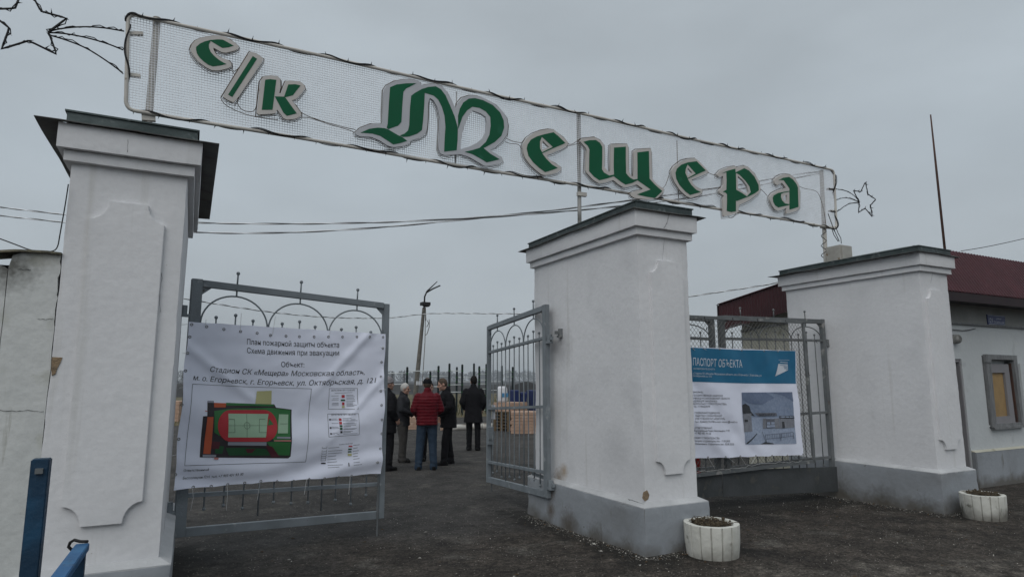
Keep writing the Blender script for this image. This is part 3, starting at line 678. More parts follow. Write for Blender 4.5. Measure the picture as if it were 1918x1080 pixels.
plan(2, 'orange', [(290, 240), (366, 243), (362, 268), (290, 268)], [(247, 326), (284, 326), (276, 470), (268, 552), (224, 550), (236, 430)])
plan(2, 'yell', [(552, 170), (642, 167), (642, 250), (542, 246)])
def stad(cx0, cx1, cy, ry, rx, tl=0):
    p = []
    for k in range(17): a = math.radians(90+180*k/16); p.append((cx0+rx*math.cos(a), cy-ry*math.sin(a)))
    for k in range(17): a = math.radians(-90+180*k/16); p.append((cx1+rx*math.cos(a), cy-ry*math.sin(a)))
    return p
plan(3, 'redt', stad(390, 595, 380, 96, 80))
plan(3, 'maroon', [(276, 475), (325, 478), (320, 520), (276, 520)], [(480, 520), (540, 520), (520, 545), (492, 545)], [(600, 500), (640, 505), (690, 570), (640, 572)])
plan(3, 'grey', [(372, 478), (605, 478), (605, 500), (372, 498)], [(250, 228), (286, 228), (286, 240), (250, 240)], [(220, 555), (302, 556), (302, 570), (220, 570)], [(668, 445), (750, 447), (750, 458), (668, 456)])
plan(4, 'mint', [(376, 306), (622, 308), (600, 450), (372, 450)], [(688, 310), (746, 312), (736, 425), (674, 425)])
plan(4, 'green', [(625, 335), (652, 372), (616, 378)])
plan(4, 'pink', [(650, 466), (754, 466), (754, 474), (650, 473)], [(290, 572), (318, 574), (314, 586), (290, 584)], [(232, 286), (246, 288), (246, 294), (232, 292)])
ln = lambda a, b, w_=.55: B1.line(q8(*a), q8(*b), w_)
def circ(cx, cy, rx, ry): return [ln((cx+rx*math.cos(k*math.pi/8), cy+ry*math.sin(k*math.pi/8)), (cx+rx*math.cos((k+1)*math.pi/8), cy+ry*math.sin((k+1)*math.pi/8)), .45) for k in range(16)]
B1.emit('plan_drawing', ck['dark'], [ln((488, 308), (486, 450)), ln((374, 378), (612, 378), .4), ln((376, 340), (412, 340)), ln((412, 340), (412, 420)), ln((412, 420), (374, 420)), ln((602, 340), (565, 340)), ln((565, 340), (560, 420)), ln((560, 420), (606, 420)), ln((690, 368), (738, 368))]+circ(487, 378, 18, 20), 5, .06)
ln2 = lambda a, b, w_=.7: B1.line(q8(*a), q8(*b), w_)
B1.emit('plan_border', M['ink'], [ln2((160, 126), (480, 143)), ln2((480, 143), (884, 155), .6), ln2((884, 155), (849, 600)), ln2((849, 600), (110, 622)), ln2((110, 622), (160, 126))], 1, .03)
q58 = lambda x, y: (580+x/6, 710+y/6)
L6 = lambda a, b, w_=.6: B1.line(q58(*a), q58(*b), w_)
lg = []
for bx in ([(202, 102), (525, 100), (520, 330), (195, 332)], [(188, 385), (522, 380), (528, 615), (185, 640)]):
    lg += [L6(bx[i], bx[(i+1) % 4]) for i in range(4)]
lg += [B1.text('ДЕЙСТВИЯ ПРИ ПОЖАРЕ', q58(222, 132), q58(496, 128), 2.7, None, .1, .01), B1.text('ДЕЙСТВИЯ ПРИ АВАРИИ', q58(225, 404), q58(490, 398), 2.7, None, .1, .01), B1.text('Условные обозначения', q58(305, 732), q58(458, 718), 2.2, None, .1, 0)]
lg += [L6((265, 155), (465, 146), .5)]
rr = random.Random(3)
for y in (176, 190, 206, 222, 240, 258, 272, 284, 298): lg.append(L6((398, y), (398+rr.uniform(70, 118), y+2), .55))
for y in (185, 214, 230, 266, 276, 292): lg.append(L6((222+rr.uniform(0, 20), y), (310, y-2), .5))
for y in (436, 450, 462, 486, 496, 514, 526, 548, 556, 578, 590, 606): lg.append(L6((345, y), (345+rr.uniform(80, 175), y-4), .55))
for y in (440, 452, 490, 530, 544, 596, 610): lg.append(L6((225, y), (225+rr.uniform(40, 80), y-1), .5))
for y in (765, 800, 828, 862, 898, 928, 960, 985): lg.append(L6((185, y), (185+rr.uniform(90, 165), y-10), .6))
for y in (735, 770, 802, 832, 862, 890, 928, 955): lg.append(L6((465, y), (465+rr.uniform(30, 100), y-9), .6))
for y in (768, 805, 832, 860, 885, 910): lg += [L6((112, y), (166, y-2), .6), L6((112, y), (113, y-20), .5), L6((166, y-2), (166, y-22), .5)]
B1.emit('legend', M['ink'], lg, 1, .08)
def sq(x, y, w_=28, h_=28): return [q58(x, y), q58(x+w_, y), q58(x+w_, y+h_), q58(x, y+h_)]
B1.emit('legend', ck['redt'], [B1.poly(sq(344, 174, 34, 30)), B1.poly(sq(348, 256, 26, 32)), B1.poly(sq(306, 434)), B1.poly(sq(306, 472)), B1.poly(sq(413, 738, 42, 14))], 2, .028)
B1.emit('legend', ck['dgreen'], [B1.poly(sq(334, 224, 50, 18)), B1.poly(sq(306, 508, 28, 20)), B1.poly(sq(306, 536, 28, 24)), B1.poly(sq(410, 770, 40, 16)), B1.poly(sq(408, 800, 40, 14))], 2, .028)
B1.emit('legend', ck['yell'], [B1.poly(sq(408, 828, 44, 26)), B1.poly(sq(346, 294, 30, 24))], 2, .028)
B1.emit('legend', ck['dark'], [B1.poly(sq(114, 930, 52, 14)), B1.poly(sq(200, 440, 20, 16)), B1.poly(sq(200, 530, 20, 18)), B1.poly(sq(200, 596, 20, 16)), B1.poly(sq(310, 574, 24, 22)), B1.poly(sq(408, 928, 10, 40))], 2, .028)
gr = [(357.5, 608), (385, 612), (417, 617), (448, 621), (479, 624), (504, 628), (533, 629.5), (558, 630.5), (585, 631), (611.5, 631), (638, 631), (664.5, 631), (687.5, 631), (714, 631.5)]
gr += [(354, 631), (350, 661), (346, 694), (338, 757), (333, 821), (327, 887), (714, 652), (712, 678), (710, 705), (709.5, 732), (709.5, 758), (710.5, 785), (711.5, 811), (709.5, 839), (703, 864.5), (702.5, 888), (682.5, 889.5)]
gr += [(360, 910), (394, 909), (425, 906), (457, 903), (487, 900), (517, 900), (547, 899), (575, 895.5), (604, 894), (631, 892), (656, 890)]
B1.grommets(gr, M['wire'])
M['tie'] = flat('white_cable_tie', (.62, .63, .63), .5)
mb = MB(B1.t.location)
def b1w(x, y, off=.03): return atpl(x, y, B1.P+B1.n*off, B1.n)
for p_ in ([(360, 910), (362, 930), (357, 955)], [(425, 906), (426, 925), (424, 955)], [(487, 900), (485, 915), (482, 936)], [(575, 895), (573, 905), (570, 925)], [(656, 890), (655, 905), (653, 925)], [(354, 661), (342, 661)], [(346, 725), (336, 726)], [(330, 851), (312, 855)], [(712, 650), (722, 651)], [(710, 730), (723, 729)], [(703, 864.5), (714, 865)], [(352, 607), (336, 608)],
          [(450, 620), (452, 586)], [(510, 628), (516, 592)], [(385, 611), (386, 598)], [(617, 631), (619, 612)]):
    mb.tube([b1w(*q_, .06) for q_ in p_], .0022, 4)
mb.build('cable_tie', M['tie'], B1.t)
# --- second banner
YB = 6.49
def d2(a, z):
    f = .012*math.sin((a*1.0+z*.9)*9)*sstep(.25, .6, z)*.6+.012*mnoise.noise(Vector((a*2.4, z*2.4, 3)))+.004*mnoise.noise(Vector((a*8, z*8, 3)))
    f += .014*math.exp(-(((a-5.2)*.9+(z-1.9))/.09)**2)-.012*math.exp(-(((a-5.75)*.9+(z-1.9))/.10)**2)
    return f
B2 = Banner((0, YB, 0), (1, 0, 0), d2, 'white banner with broad blue heading and printed snow picture, on the chain link panel', 'printed vinyl banners')
B2.t.location = (0, YB, 0)
B2.cloth([(1287, 649), (1488.5, 656.5), (1505, 852), (1287, 859)], M['banner'], scallop=.006)
B2.emit('heading_band', M['blueprint'], [B2.poly([(1288, 650), (1380, 654.5), (1488, 657), (1492, 718), (1395, 717.5), (1288, 714)])], 1, .03)
B2.lines(M['inkwhite'], [B2.text('ПАСПОРТ ОБЪЕКТА', (1297.5, 683.5), (1389.5, 688), 14.2, 686.5, 0, .006), B2.text('НАИМЕНОВАНИЕ ОБЪЕКТА:', (1298, 691.5), (1340, 692.5), 3.0, None, 0, .02),
    B2.text('«Стадион СК «Мещера» Московская область, м.о. Егорьевск, г. Егорьевск, ул.', (1297.5, 700), (1427, 704.5), 3.6), B2.text('Октябрьская, д. 121»', (1297.5, 705), (1333, 706), 3.6)], 2, .028)
q2 = lambda x, y: (1285+x/8.921, 640+y/8.921)
B2.emit('logo', M['inkwhite'], [B2.poly([q2(*p) for p in ((1540, 366), (1698, 372), (1705, 470), (1478, 572))]), B2.line(q2(1575, 335), q2(1700, 345), 1.0), B2.line(q2(1550, 300), q2(1725, 303), .45)], 2, .028)
B2.emit('logo', M['blueprint'], [B2.line(q2(1562, 388), q2(1690, 392), .8), B2.line(q2(1630, 412), q2(1695, 415), 1.2), B2.line(q2(1640, 440), q2(1698, 444), 1.2), B2.line(q2(1670, 462), q2(1702, 458), .8)], 3, .028)
tx = [('ЗАКАЗЧИК:', 1297.8, 1318, 735.3, 1), ('ГОСУДАРСТВЕННОЕ КАЗЕННОЕ', 1298, 1353, 741.5, 0), ('УЧРЕЖДЕНИЕ МОСКОВСКОЙ ОБЛАСТИ', 1298, 1366, 747, 0), ('«ДИРЕКЦИЯ ЗАКАЗЧИКА', 1298, 1343, 752, 0), ('КАПИТАЛЬНОГО СТРОИТЕЛЬСТВА»', 1298, 1360, 757.3, 0), ('тел.: +7 498 602 85 99', 1299, 1331, 762, 0),
      ('ГЕНЕРАЛЬНЫЙ ПОДРЯДЧИК:', 1300, 1350, 774, 1), ('ОБЩЕСТВО С ОГРАНИЧЕННОЙ', 1300, 1353, 779.5, 0), ('ОТВЕТСТВЕННОСТЬЮ «РЕМСТРОЙ»', 1300, 1359, 785, 0), ('тел.: 8(34652) 55-708 e-mail: remstr@mail.ru', 1299.5, 1380, 790.5, 0),
      ('ОТВЕТСТВЕННЫЙ:', 1300, 1333, 802, 1), ('Бессолицын Павел Николаевич, ГИП', 1300, 1368, 807.3, 0), ('+7 903 451 93 30', 1301, 1329, 812, 0), ('СРОКИ СТРОИТЕЛЬСТВА:', 1301, 1347, 821, 1), ('Начало строительства - 17.03.2025', 1301, 1368, 826.5, 1), ('Окончание строительства - 02.08.2025', 1303, 1375, 832.2, 1)]
B2.lines(M['ink'], [B2.text(s_, (a, y), (b, y+.6), 3.5, None, 0, .03 if bo else .008) for s_, a, b, y, bo in tx], 2, .028)
q3 = lambda x, y: (1285+x/5.4, 720+y/5.4)
pc = {k: mat('print_'+k, c, c2, 30, .5, spec=.3) for k, (c, c2) in dict(sky=((.17, .22, .32), (.23, .28, .38)), snow=((.33, .39, .50), (.26, .31, .42)), wall=((.17, .18, .21), (.22, .23, .26)), dk=((.03, .032, .04), (.045, .05, .055)), mid=((.11, .12, .15), (.15, .16, .19)), skyd=((.12, .16, .25), (.15, .19, .28))).items()}
def pic(lay, key, *ps): [B2.emit('printed_picture', pc[key], [B2.poly([q3(*p) for p in pp])], lay, .03) for pp in ps]
pic(2, 'sky', [(560, 78), (1070, 74), (1092, 330), (572, 330)]); pic(2, 'snow', [(572, 330), (1092, 330), (1115, 595), (605, 604)])
pic(3, 'skyd', [(562, 78), (800, 76), (900, 130), (760, 200), (640, 190), (565, 150)], [(850, 76), (1070, 75), (1080, 170), (980, 110)])
pic(3, 'dk', [(566, 205), (600, 190), (640, 215), (655, 270), (700, 320), (572, 285)], [(608, 595), (712, 490), (718, 496), (625, 598)], [(750, 600), (800, 578), (880, 590), (890, 600)])
pic(4, 'wall', [(572, 290), (660, 275), (668, 470), (585, 478)], [(935, 338), (1090, 345), (1094, 430), (940, 440)], [(775, 340), (800, 338), (805, 440), (778, 445)], [(880, 340), (930, 338), (938, 440), (895, 440)])
pic(5, 'mid', [(690, 285), (905, 282), (915, 312), (730, 318)], [(800, 345), (885, 345), (890, 435), (806, 440)])
pic(6, 'dk', [(570, 280), (660, 274), (660, 284), (570, 292)], [(935, 312), (1085, 312), (1090, 340), (930, 336)], [(958, 372), (982, 372), (986, 435), (962, 438)], [(585, 350), (620, 352), (622, 372), (587, 375)])
pic(6, 'snow', [(812, 378), (840, 376), (842, 400), (814, 402)], [(850, 376), (882, 375), (884, 398), (852, 400)], [(812, 408), (886, 404), (888, 428), (814, 432)], [(940, 318), (1080, 318), (1082, 330), (938, 330)])
l3 = lambda a, b, w_=.5: B2.line(q3(*a), q3(*b), w_)
fn = [l3((765, 470), (805, 580), .6), l3((800, 505), (1070, 478)), l3((805, 550), (1078, 515)), l3((945, 490), (948, 565), .7), l3((1072, 478), (1078, 545), .7), l3((798, 505), (808, 580), .7)]
fn += [l3((820+k*22, 503-k*2.1), (822+k*22, 548-k*3), .3) for k in range(11)]
fn += [B2.text('МЕЩЕРА', q3(735, 312), q3(890, 306), 3.6, None, 0, .01)]
B2.emit('printed_picture', pc['dk'], fn, 7, .08)
B2.grommets([(1327, 856), (1357, 855), (1387, 854), (1416, 853.5), (1446, 853), (1475, 852.5), (1298, 653), (1318, 652.5), (1347, 654), (1390, 656), (1430, 657.5), (1458, 658), (1499, 735), (1502, 770), (1504, 850)], M['wire'])
mb = MB(B2.t.location)
for p_ in ([(1295, 650), (1302, 656)], [(1317, 651), (1323, 655)], [(1347, 654), (1347, 648)], [(1387, 656), (1391, 650)], [(1430, 657), (1431, 652)], [(1458, 658), (1460, 651)], [(1327, 857), (1339, 877)], [(1365, 857), (1376, 866)], [(1387, 854), (1397, 870)], [(1416, 854), (1408, 867)], [(1446, 853), (1450, 862)], [(1475, 852), (1480, 864)]):
    mb.tube([at(x, y, YB-.02) for x, y in p_], .0022, 4)
q = [at(x, y, YP-.03) for x, y in ((1304, 884), (1330, 880), (1360, 878), (1390, 875), (1420, 868), (1460, 865), (1490, 864), (1505, 862))]
q5 = []
for a, b in zip(q, q[1:]):
    for k in range(5): q5.append(a.lerp(b, k/5)+Vector((0, 0, random.uniform(-.012, .012))))
mb.tube(q5, .0022, 4); mb.build('cable_tie', M['tie'], B2.t)
# ------------------------------------------------------------------ arch sign
YS = 6.62
sg = empty('arch_sign', (4.2, YS, 3.5), 'long white wire mesh sign with green letters spanning the three gate pillars', 'sign')
sp = lambda x, y, d=0: at(x, y, YS)+Vector((0, d, 0))
TL, TR, BR, BL = sp(240, 25), sp(1562, 319), sp(1567, 428), sp(236, 205)
cor = []
R_ = .085
for P, A, B_ in ((TL, BL, TR), (TR, TL, BR), (BR, TR, BL), (BL, BR, TL)):
    d0 = (A-P).normalized(); d1_ = (B_-P).normalized()
    for k in range(7):
        t_ = k/6; a = P+d0*R_*(1-t_)**2+d1_*R_*t_**2; cor.append(a)
path = []
for i, P in enumerate(cor):
    Q = cor[(i+1) % len(cor)]; n = max(1, int((Q-P).length/.35))
    for k in range(n): path.append(P.lerp(Q, k/n)+Vector((0, 0, .006*math.sin((P.lerp(Q, k/n)).x*1.7) if n > 1 else 0)))
mb = MB(sg.location); mb.tube(path, .018, 10, closed=True); mb.build('frame', M['frame'], sg, True)
mb = MB(sg.location)
W_ = (TR-TL).length; H_ = (TL-BL).length; nv = int(W_/.0255); nh = int(H_/.0255)
for i in range(1, nv):
    u = i/nv; a, b = TL.lerp(TR, u), BL.lerp(BR, u); e_ = .03 if 2 < i < nv-2 else .08
    mb.bar(a+(b-a).normalized()*e_*.5+Vector((0, .012, 0)), b+(a-b).normalized()*e_*.5+Vector((0, .012, 0)), .0038, .0038)
for j in range(1, nh):
    v = j/nh; a, b = TL.lerp(BL, v), TR.lerp(BR, v); mb.bar(a+Vector((0, .0155, 0)), b+Vector((0, .0155, 0)), .0038, .0038)
mb.build('wire_mesh', M['mesh'], sg)
def post(x0, y0, x1, y1, r, zb, m_='frame'):
    a, b = sp(x0, y0, .05), sp(x1, y1, .05); d = (b-a)/(b-a).z; mb = MB(sg.location)
    b = a+d*(zb-a.z); mb.tube([a, b], r, 12); mb.tube([a+Vector((0, 0, .004)), a], r+.004, 12); mb.build('post', M[m_], sg, 'auto')
post(294, 30, 277, 229, .033, 3.5); post(1087.5, 210, 1089.5, 406, .026, 3.5, 'pipe2'); post(1543.5, 318, 1551, 470, .033, 3.5)
mb = MB(sg.location)
for a, b in (((856, 171), (854, 311)), ((1270, 262), (1272.5, 379))): mb.bar(sp(*a, .02), sp(*b, .02), .012, .012)
mb.build('stiffener', M['pipe2'], sg)
mb = MB(sg.location)
for a, b, w_ in (((236, 61), (268, 61), .03), ((236, 137), (263, 141), .03), ((1553, 353), (1566, 354), .025), ((1556, 394), (1568, 395), .025), ((265, 217), (291, 219), .07), ((1084, 362), (1100, 364), .05), ((1541, 424), (1567, 426), .04)):
    mb.bar(sp(*a, .03), sp(*b, .03), .045, w_)
mb.build('bracket', M['frame'], sg)
# letters
def tr(o, s_): return lambda pts: [(o[0]+x/s_, o[1]+y/s_) for x, y in pts]
r1, r2_, r3, r4, r5, r6, r7, r8 = tr((350, 60), 11.9875), tr((400, 130), 9.8167), tr((650, 140), 6.75), tr((780, 150), 6.0), tr((960, 230), 9), tr((1070, 250), 8), tr((1240, 290), 9), tr((1400, 310), 10.8)
LET = []
LET.append(('c', r1([(82,440),(110,360),(190,270),(300,215),(480,180),(640,160),(770,170),(870,200),(970,260),(1080,330),(1150,400),(1130,460),(1050,500),(950,525),(860,545),(770,530),(680,480),(585,430),(600,490),(640,560),(700,620),(800,670),(930,715),(985,770),(990,840),(940,880),(800,920),(690,940),(560,935),(430,870),(260,750),(150,610),(95,510)]), [],
  [(r1([(205,420),(290,345),(400,295),(520,265),(700,250),(800,258),(900,310),(1040,390),(920,425),(790,440),(720,400),(620,340),(530,285),(490,360),(490,430),(530,530),(610,620),(720,710),(820,770),(880,795),(760,825),(580,850),(480,815),(380,745),(280,650),(225,560),(205,480)]), [])], 'letter'))
LET.append(('slash', [(466.8,102.5),(478,106),(491.8,115),(490,121),(438.2,198.2),(426,193),(415.3,186)], [], [([(472.2,111.7),(480.1,116.7),(434.1,187.6),(426.5,183)], [])], 'letter'))
LET.append(('k', r2_([(775,885),(820,560),(850,260),(900,190),(1040,170),(1160,185),(1210,240),(1210,380),(1190,490),(1220,490),(1270,370),(1310,265),(1440,270),(1570,280),(1640,340),(1665,400),(1600,490),(1510,590),(1420,625),(1480,700),(1590,850),(1580,910),(1480,960),(1340,975),(1270,950),(1220,880),(1155,790),(1130,860)]), [],
  [(r2_([(935,250),(1030,238),(1138,252),(1068,795),(873,795)]), []), (r2_([(1280,553),(1355,335),(1480,330),(1580,352),(1500,450),(1440,530),(1302,566)]), []), (r2_([(1110,552),(1278,556),(1300,570),(1400,710),(1510,860),(1330,905),(1270,850),(1200,720)]), [])], 'letter'))
mo = r3([(80,760),(150,700),(280,650),(430,650),(435,500),(445,220),(480,165),(580,115),(700,92),(830,95),(900,125),(915,165),(980,155),(1090,145)])+r4([(190,70),(260,100),(320,160),(370,260),(415,350),(440,280),(490,225),(570,198),(660,205),(760,245),(870,310),(940,380),(985,450),(1000,530),(990,630),(940,700),(860,770),(795,805),(860,850),(930,890),(945,930),(900,960),(820,980),(740,990),(640,930),(560,885),(465,855),(370,862),(290,868),(245,850),(228,800),(232,700),(240,560),(240,460),(215,340),(170,260),(125,228),(107,300),(105,450),(95,570),(80,630)])+r3([(890,830),(780,860),(770,890),(690,930),(560,945),(480,920),(390,860),(280,815),(150,810),(95,790)])
LET.append(('M', mo, [r4([(605,370),(690,400),(750,440),(760,500),(750,600),(720,670),(650,730),(570,770),(470,800),(475,700),(490,620),(520,520),(560,430)])],
  [(r3([(520,195),(600,160),(720,145),(850,143),(780,180),(720,210),(688,250),(675,400),(662,630),(620,675),(500,718),(478,703),(490,650),(505,400)]), []),
   (r3([(150,763),(260,715),(370,700),(450,707),(500,724),(620,795),(670,815),(735,865),(640,895),(560,910),(500,870),(400,805),(300,775)]), []),
   (r3([(645,797),(700,775),(745,735),(760,670),(770,450),(785,300),(830,265),(920,215),(1000,190),(1090,182)])+r4([(190,100),(250,135),(300,200),(350,310),(400,430),(438,560),(435,700),(425,812),(285,828),(290,700),(300,550),(290,430),(260,330),(220,250),(170,205),(90,180)])+r3([(955,265),(950,400),(935,600),(920,730),(860,775),(760,810),(685,816)]), []),
   (r4([(442,575),(440,430),(460,350),(500,280),(560,238),(630,232),(720,255),(830,310),(910,390),(950,480),(955,560),(925,650),(850,720),(770,765),(725,788),(800,850),(905,912),(760,947),(700,910),(600,855),(515,830),(600,810),(680,785),(750,720),(790,640),(805,540),(800,440),(750,380),(680,340),(600,328),(540,370),(490,440)]), [])], 'letterM'))
LET.append(('e', r5([(130,440),(145,370),(200,280),(300,210),(440,160),(560,140),(650,150),(720,210),(810,280),(885,370),(870,420),(760,480),(640,530),(520,580),(580,660),(680,720),(770,770),(765,830),(700,870),(600,895),(500,915),(440,900),(360,840),(250,740),(170,630),(135,540)]), [r5([(460,340),(565,440),(450,485),(445,400)])],
  [(r5([(190,470),(205,400),(260,320),(360,265),(480,230),(640,195),(720,260),(840,375),(740,420),(640,460),(450,547),(520,640),(610,730),(710,792),(620,825),(500,862),(400,790),(300,700),(220,590)]), [r5([(445,272),(628,440),(448,530),(412,460),(412,350)])])], 'letter'))
LET.append(('shch', r6([(85,140),(130,100),(300,85),(390,130),(445,200),(450,330),(445,530),(500,590),(540,605),(540,400),(545,200),(560,190),(670,185),(790,185),(805,220),(805,400),(810,590),(850,660),(885,675),(890,480),(890,290),(930,265),(1140,250),(1150,290),(1155,500),(1160,700),(1230,780),(1340,855),(1320,910),(1240,990),(1100,1010),(900,990),(850,960),(835,920),(880,890),(1030,855),(930,785),(860,800),(740,835),(660,790),(580,720),(470,755),(370,775),(280,720),(170,600),(175,420),(185,260),(100,165)]), [],
  [(r6([(135,155),(220,130),(320,128),(380,170),(415,230),(415,400),(410,560),(440,610),(520,655),(590,640),(585,500),(590,240),(765,225),(765,400),(770,620),(820,680),(880,715),(940,705),(940,500),(938,310),(1110,290),(1115,500),(1120,700),(1200,790),(1310,885),(1200,990),(1060,965),(930,935),(1040,895),(1135,860),(1050,800),(940,725),(860,765),(760,790),(690,745),(585,665),(480,700),(370,725),(290,670),(218,590),(220,400),(225,270),(200,215)]), [])], 'letter'))
LET.append(('e', r7([(105,290),(150,215),(280,125),(400,95),(500,85),(580,150),(680,260),(720,305),(700,330),(600,375),(440,435),(460,510),(530,570),(620,610),(610,670),(540,715),(420,750),(350,720),(250,630),(160,500),(110,390)]), [r7([(375,245),(450,325),(370,380),(365,310)])],
  [(r7([(165,330),(190,260),(260,195),(370,155),(520,135),(600,215),(675,290),(540,350),(370,432),(430,530),(510,610),(590,650),(500,675),(410,700),(330,640),(230,530),(180,430)]), [r7([(370,190),(505,340),(370,418),(330,330),(338,260)])])], 'letter'))
LET.append(('p', r7([(865,345),(930,280),(1040,235),(1170,215),(1190,240),(1320,205),(1400,235),(1500,340),(1580,480),(1600,600),(1560,670),(1430,770),(1225,870),(1225,990),(1100,1030),(975,1060),(970,960),(965,780),(980,710),(910,670),(895,620),(950,570),(975,520),(970,400),(960,380),(900,395),(870,375)]), [r7([(1215,380),(1300,450),(1370,550),(1395,640),(1370,690),(1290,640),(1215,580)])],
  [(r7([(935,340),(1050,290),(1170,258),(1175,320),(1320,250),(1400,290),(1490,390),(1560,530),(1565,620),(1500,670),(1380,730),(1195,800),(1180,790),(1180,970),(1100,985),(1025,965),(1030,820),(1030,690),(1010,660),(960,645),(1020,610),(1025,450),(1020,320)]), [r7([(1180,328),(1240,360),(1340,460),(1410,560),(1430,650),(1365,722),(1290,670),(1185,610)])])], 'letter'))
LET.append(('a', r8([(465,320),(520,260),(610,215),(700,200),(800,215),(890,290),(960,410),(985,540),(985,700),(985,870),(930,930),(800,970),(710,1000),(700,940),(715,880),(640,905),(540,940),(480,920),(420,840),(375,720),(380,640),(440,580),(550,525),(640,495),(700,480),(670,440),(620,375),(580,390),(530,425),(480,400)]), [r8([(720,620),(720,735),(670,740),(640,690),(660,640)])],
  [(r8([(540,330),(640,275),(760,258),(840,310),(910,400),(938,470),(945,700),(950,860),(860,890),(768,918),(768,490),(720,420),(650,325),(590,320)]), []), (r8([(430,680),(450,630),(540,580),(640,560),(766,540),(766,555),(640,580),(600,600),(595,660),(620,730),(680,790),(766,805),(766,820),(640,850),(545,872),(480,830),(440,760)]), [])], 'letter'))
def chaikin(p, n=1):
    for _ in range(n):
        q = []
        for i in range(len(p)):
            a, b = Vector(p[i]), Vector(p[(i+1) % len(p)]); q += [tuple(a.lerp(b, .12)), tuple(a.lerp(b, .88))]
        p = q
    return p
for nm, ou, ho, gr_, lm in LET:
    o3 = [sp(*p) for p in ou]; cx = sum((p for p in o3), Vector())/len(o3)
    mb = MB(sg.location); plate(mb, chaikin(ou), ho, lambda p, d: sp(p[0], p[1], d), -.075, -.045); lo = mb.build('letter', M[lm], sg)
    for go, gh in gr_:
        mb = MB(sg.location); plate(mb, go, gh, lambda p, d: sp(p[0], p[1], d), -.0775, -.070); mb.build('green_face', M['green'], lo)
# rope light round the letters
rl = empty('rope_light', (4.2, YS-.06, 3.5), 'thin brown rope light looped round the green letters of the sign', 'rope light')
def outset(p, d):
    n = len(p); r = []; area = sum(p[i][0]*p[(i+1) % n][1]-p[(i+1) % n][0]*p[i][1] for i in range(n)); sgn = 1 if area > 0 else -1
    for i in range(n):
        a, b, c = Vector(p[i-1]), Vector(p[i]), Vector(p[(i+1) % n]); t = (b-a).normalized()+(c-b).normalized()
        if t.length < 1e-3: t = (c-b).normalized()
        t.normalize(); r.append((b.x+t.y*d*sgn, b.y-t.x*d*sgn))
    return r
for nm, ou, ho, gr_, lm in LET:
    mb = MB(rl.location); mb.tube([sp(x, y, -.05) for x, y in outset(ou, 1.6)], .0042, 5, closed=True)
    mb.tube([sp(x, y+random.uniform(0, 2), -.046) for x, y in outset(ou, 3.0)], .0028, 4, closed=True); mb.build('rope_loop', M['rope'], rl, True)
mb = MB(rl.location)
for p_ in ([(433, 131), (436, 137), (440, 138), (448, 130)], [(428, 136), (435, 137), (439, 145)], [(414, 190), (420, 200), (445, 213), (470, 221), (500, 225), (520, 228)], [(446, 186), (443, 197), (452, 210), (468, 214), (478, 210), (481, 190)], [(562, 213), (570, 219), (600, 230), (640, 241), (664, 246)], [(564, 223), (580, 224), (610, 235), (650, 246), (665, 252)], [(945, 262), (958, 268), (974, 270)], [(943, 268), (952, 272), (968, 272), (974, 282)], [(1058, 271), (1066, 274), (1078, 266), (1083, 262)], [(1054, 277), (1070, 274), (1082, 270)], [(1237, 354), (1243, 348), (1250, 325)], [(1318, 322), (1326, 328), (1337, 330)], [(1418, 354), (1424, 359), (1432, 368)], [(1305, 357), (1325, 355), (1345, 352)], [(1491, 350), (1502, 355), (1518, 357), (1528, 362), (1536, 385), (1541, 415), (1543, 428)], [(1356, 402), (1362, 410), (1370, 408), (1375, 398)]):
    Q = [sp(x, y, -.05) for x, y in p_]
    for i in range(2):
        Q = [Q[0]]+[w_ for a, b in zip(Q, Q[1:]) for w_ in (a.lerp(b, .25), a.lerp(b, .75))]+[Q[-1]]
    mb.tube(Q, .004, 5)
mb.build('rope_link', M['rope'], rl, True)
# string lights wound round the frame
sl = empty('string_lights', (4.2, YS, 3.5), 'dark string lights wound round the pipe frame of the sign', 'string lights')
pp = []; acc = 0
for i in range(len(path)):
    a, b = path[i], path[(i+1) % len(path)]; n = max(1, int((b-a).length/.03)); t = (b-a).normalized()
    for k in range(n):
        P = a.lerp(b, k/n); acc += (b-a).length/n; rr_ = .022+.010*max(0, mnoise.noise(Vector((acc*2.3, 0, 0)))); ph = (1.6 if t.x > 0 else -1.6)+2.2*math.sin(acc*6.5)+1.2*mnoise.noise(Vector((acc*1.8, 2, 0)))
        u = Vector((0, 1, 0)); v = t.cross(u); pp.append(P+(u*math.cos(ph)+v*math.sin(ph))*rr_)
mb = MB(sl.location); mb.tube(pp, .0075, 5, closed=True); mb.tube([p+Vector((0, -.006+.012*math.sin(i*.21), .012*math.sin(i*.13+1))) for i, p in enumerate(pp)], .005, 4, closed=True); mb.build('light_cable', M['dark'], sl, True)
bmb = MB(); bmb.tube([(0, 0, 0), (0, 0, .02)], .006, 6); bmb.tube([(0, 0, .02), (0, 0, .05)], .004, 6, rs=[.0045, .0008])
bme = bmb.mesh('bulb'); bme.materials.append(M['dark'])
step = len(pp)/92
for k in range(92):
    i = int(k*step); P = pp[i]; o = bpy.data.objects.new('bulb', bme); COL.objects.link(o); o.parent = sl
    q = (pp[(i+6) % len(pp)]-pp[i-6]).normalized(); ax = Vector((random.uniform(-.4, .4), random.uniform(-.6, .3), 1 if P.z > 4.1+.0*P.x else -1)); 
    mid_ = TL.lerp(BR, .5).z
    fr_z = (TL.lerp(TR, min(1, max(0, (P.x-TL.x)/(TR.x-TL.x)))).z+BL.lerp(BR, min(1, max(0, (P.x-BL.x)/(BR.x-BL.x)))).z)/2
    ax.z = (1 if P.z > fr_z else -1); o.location = P-sl.location; o.rotation_euler = ax.to_track_quat('Z', 'Y').to_euler()
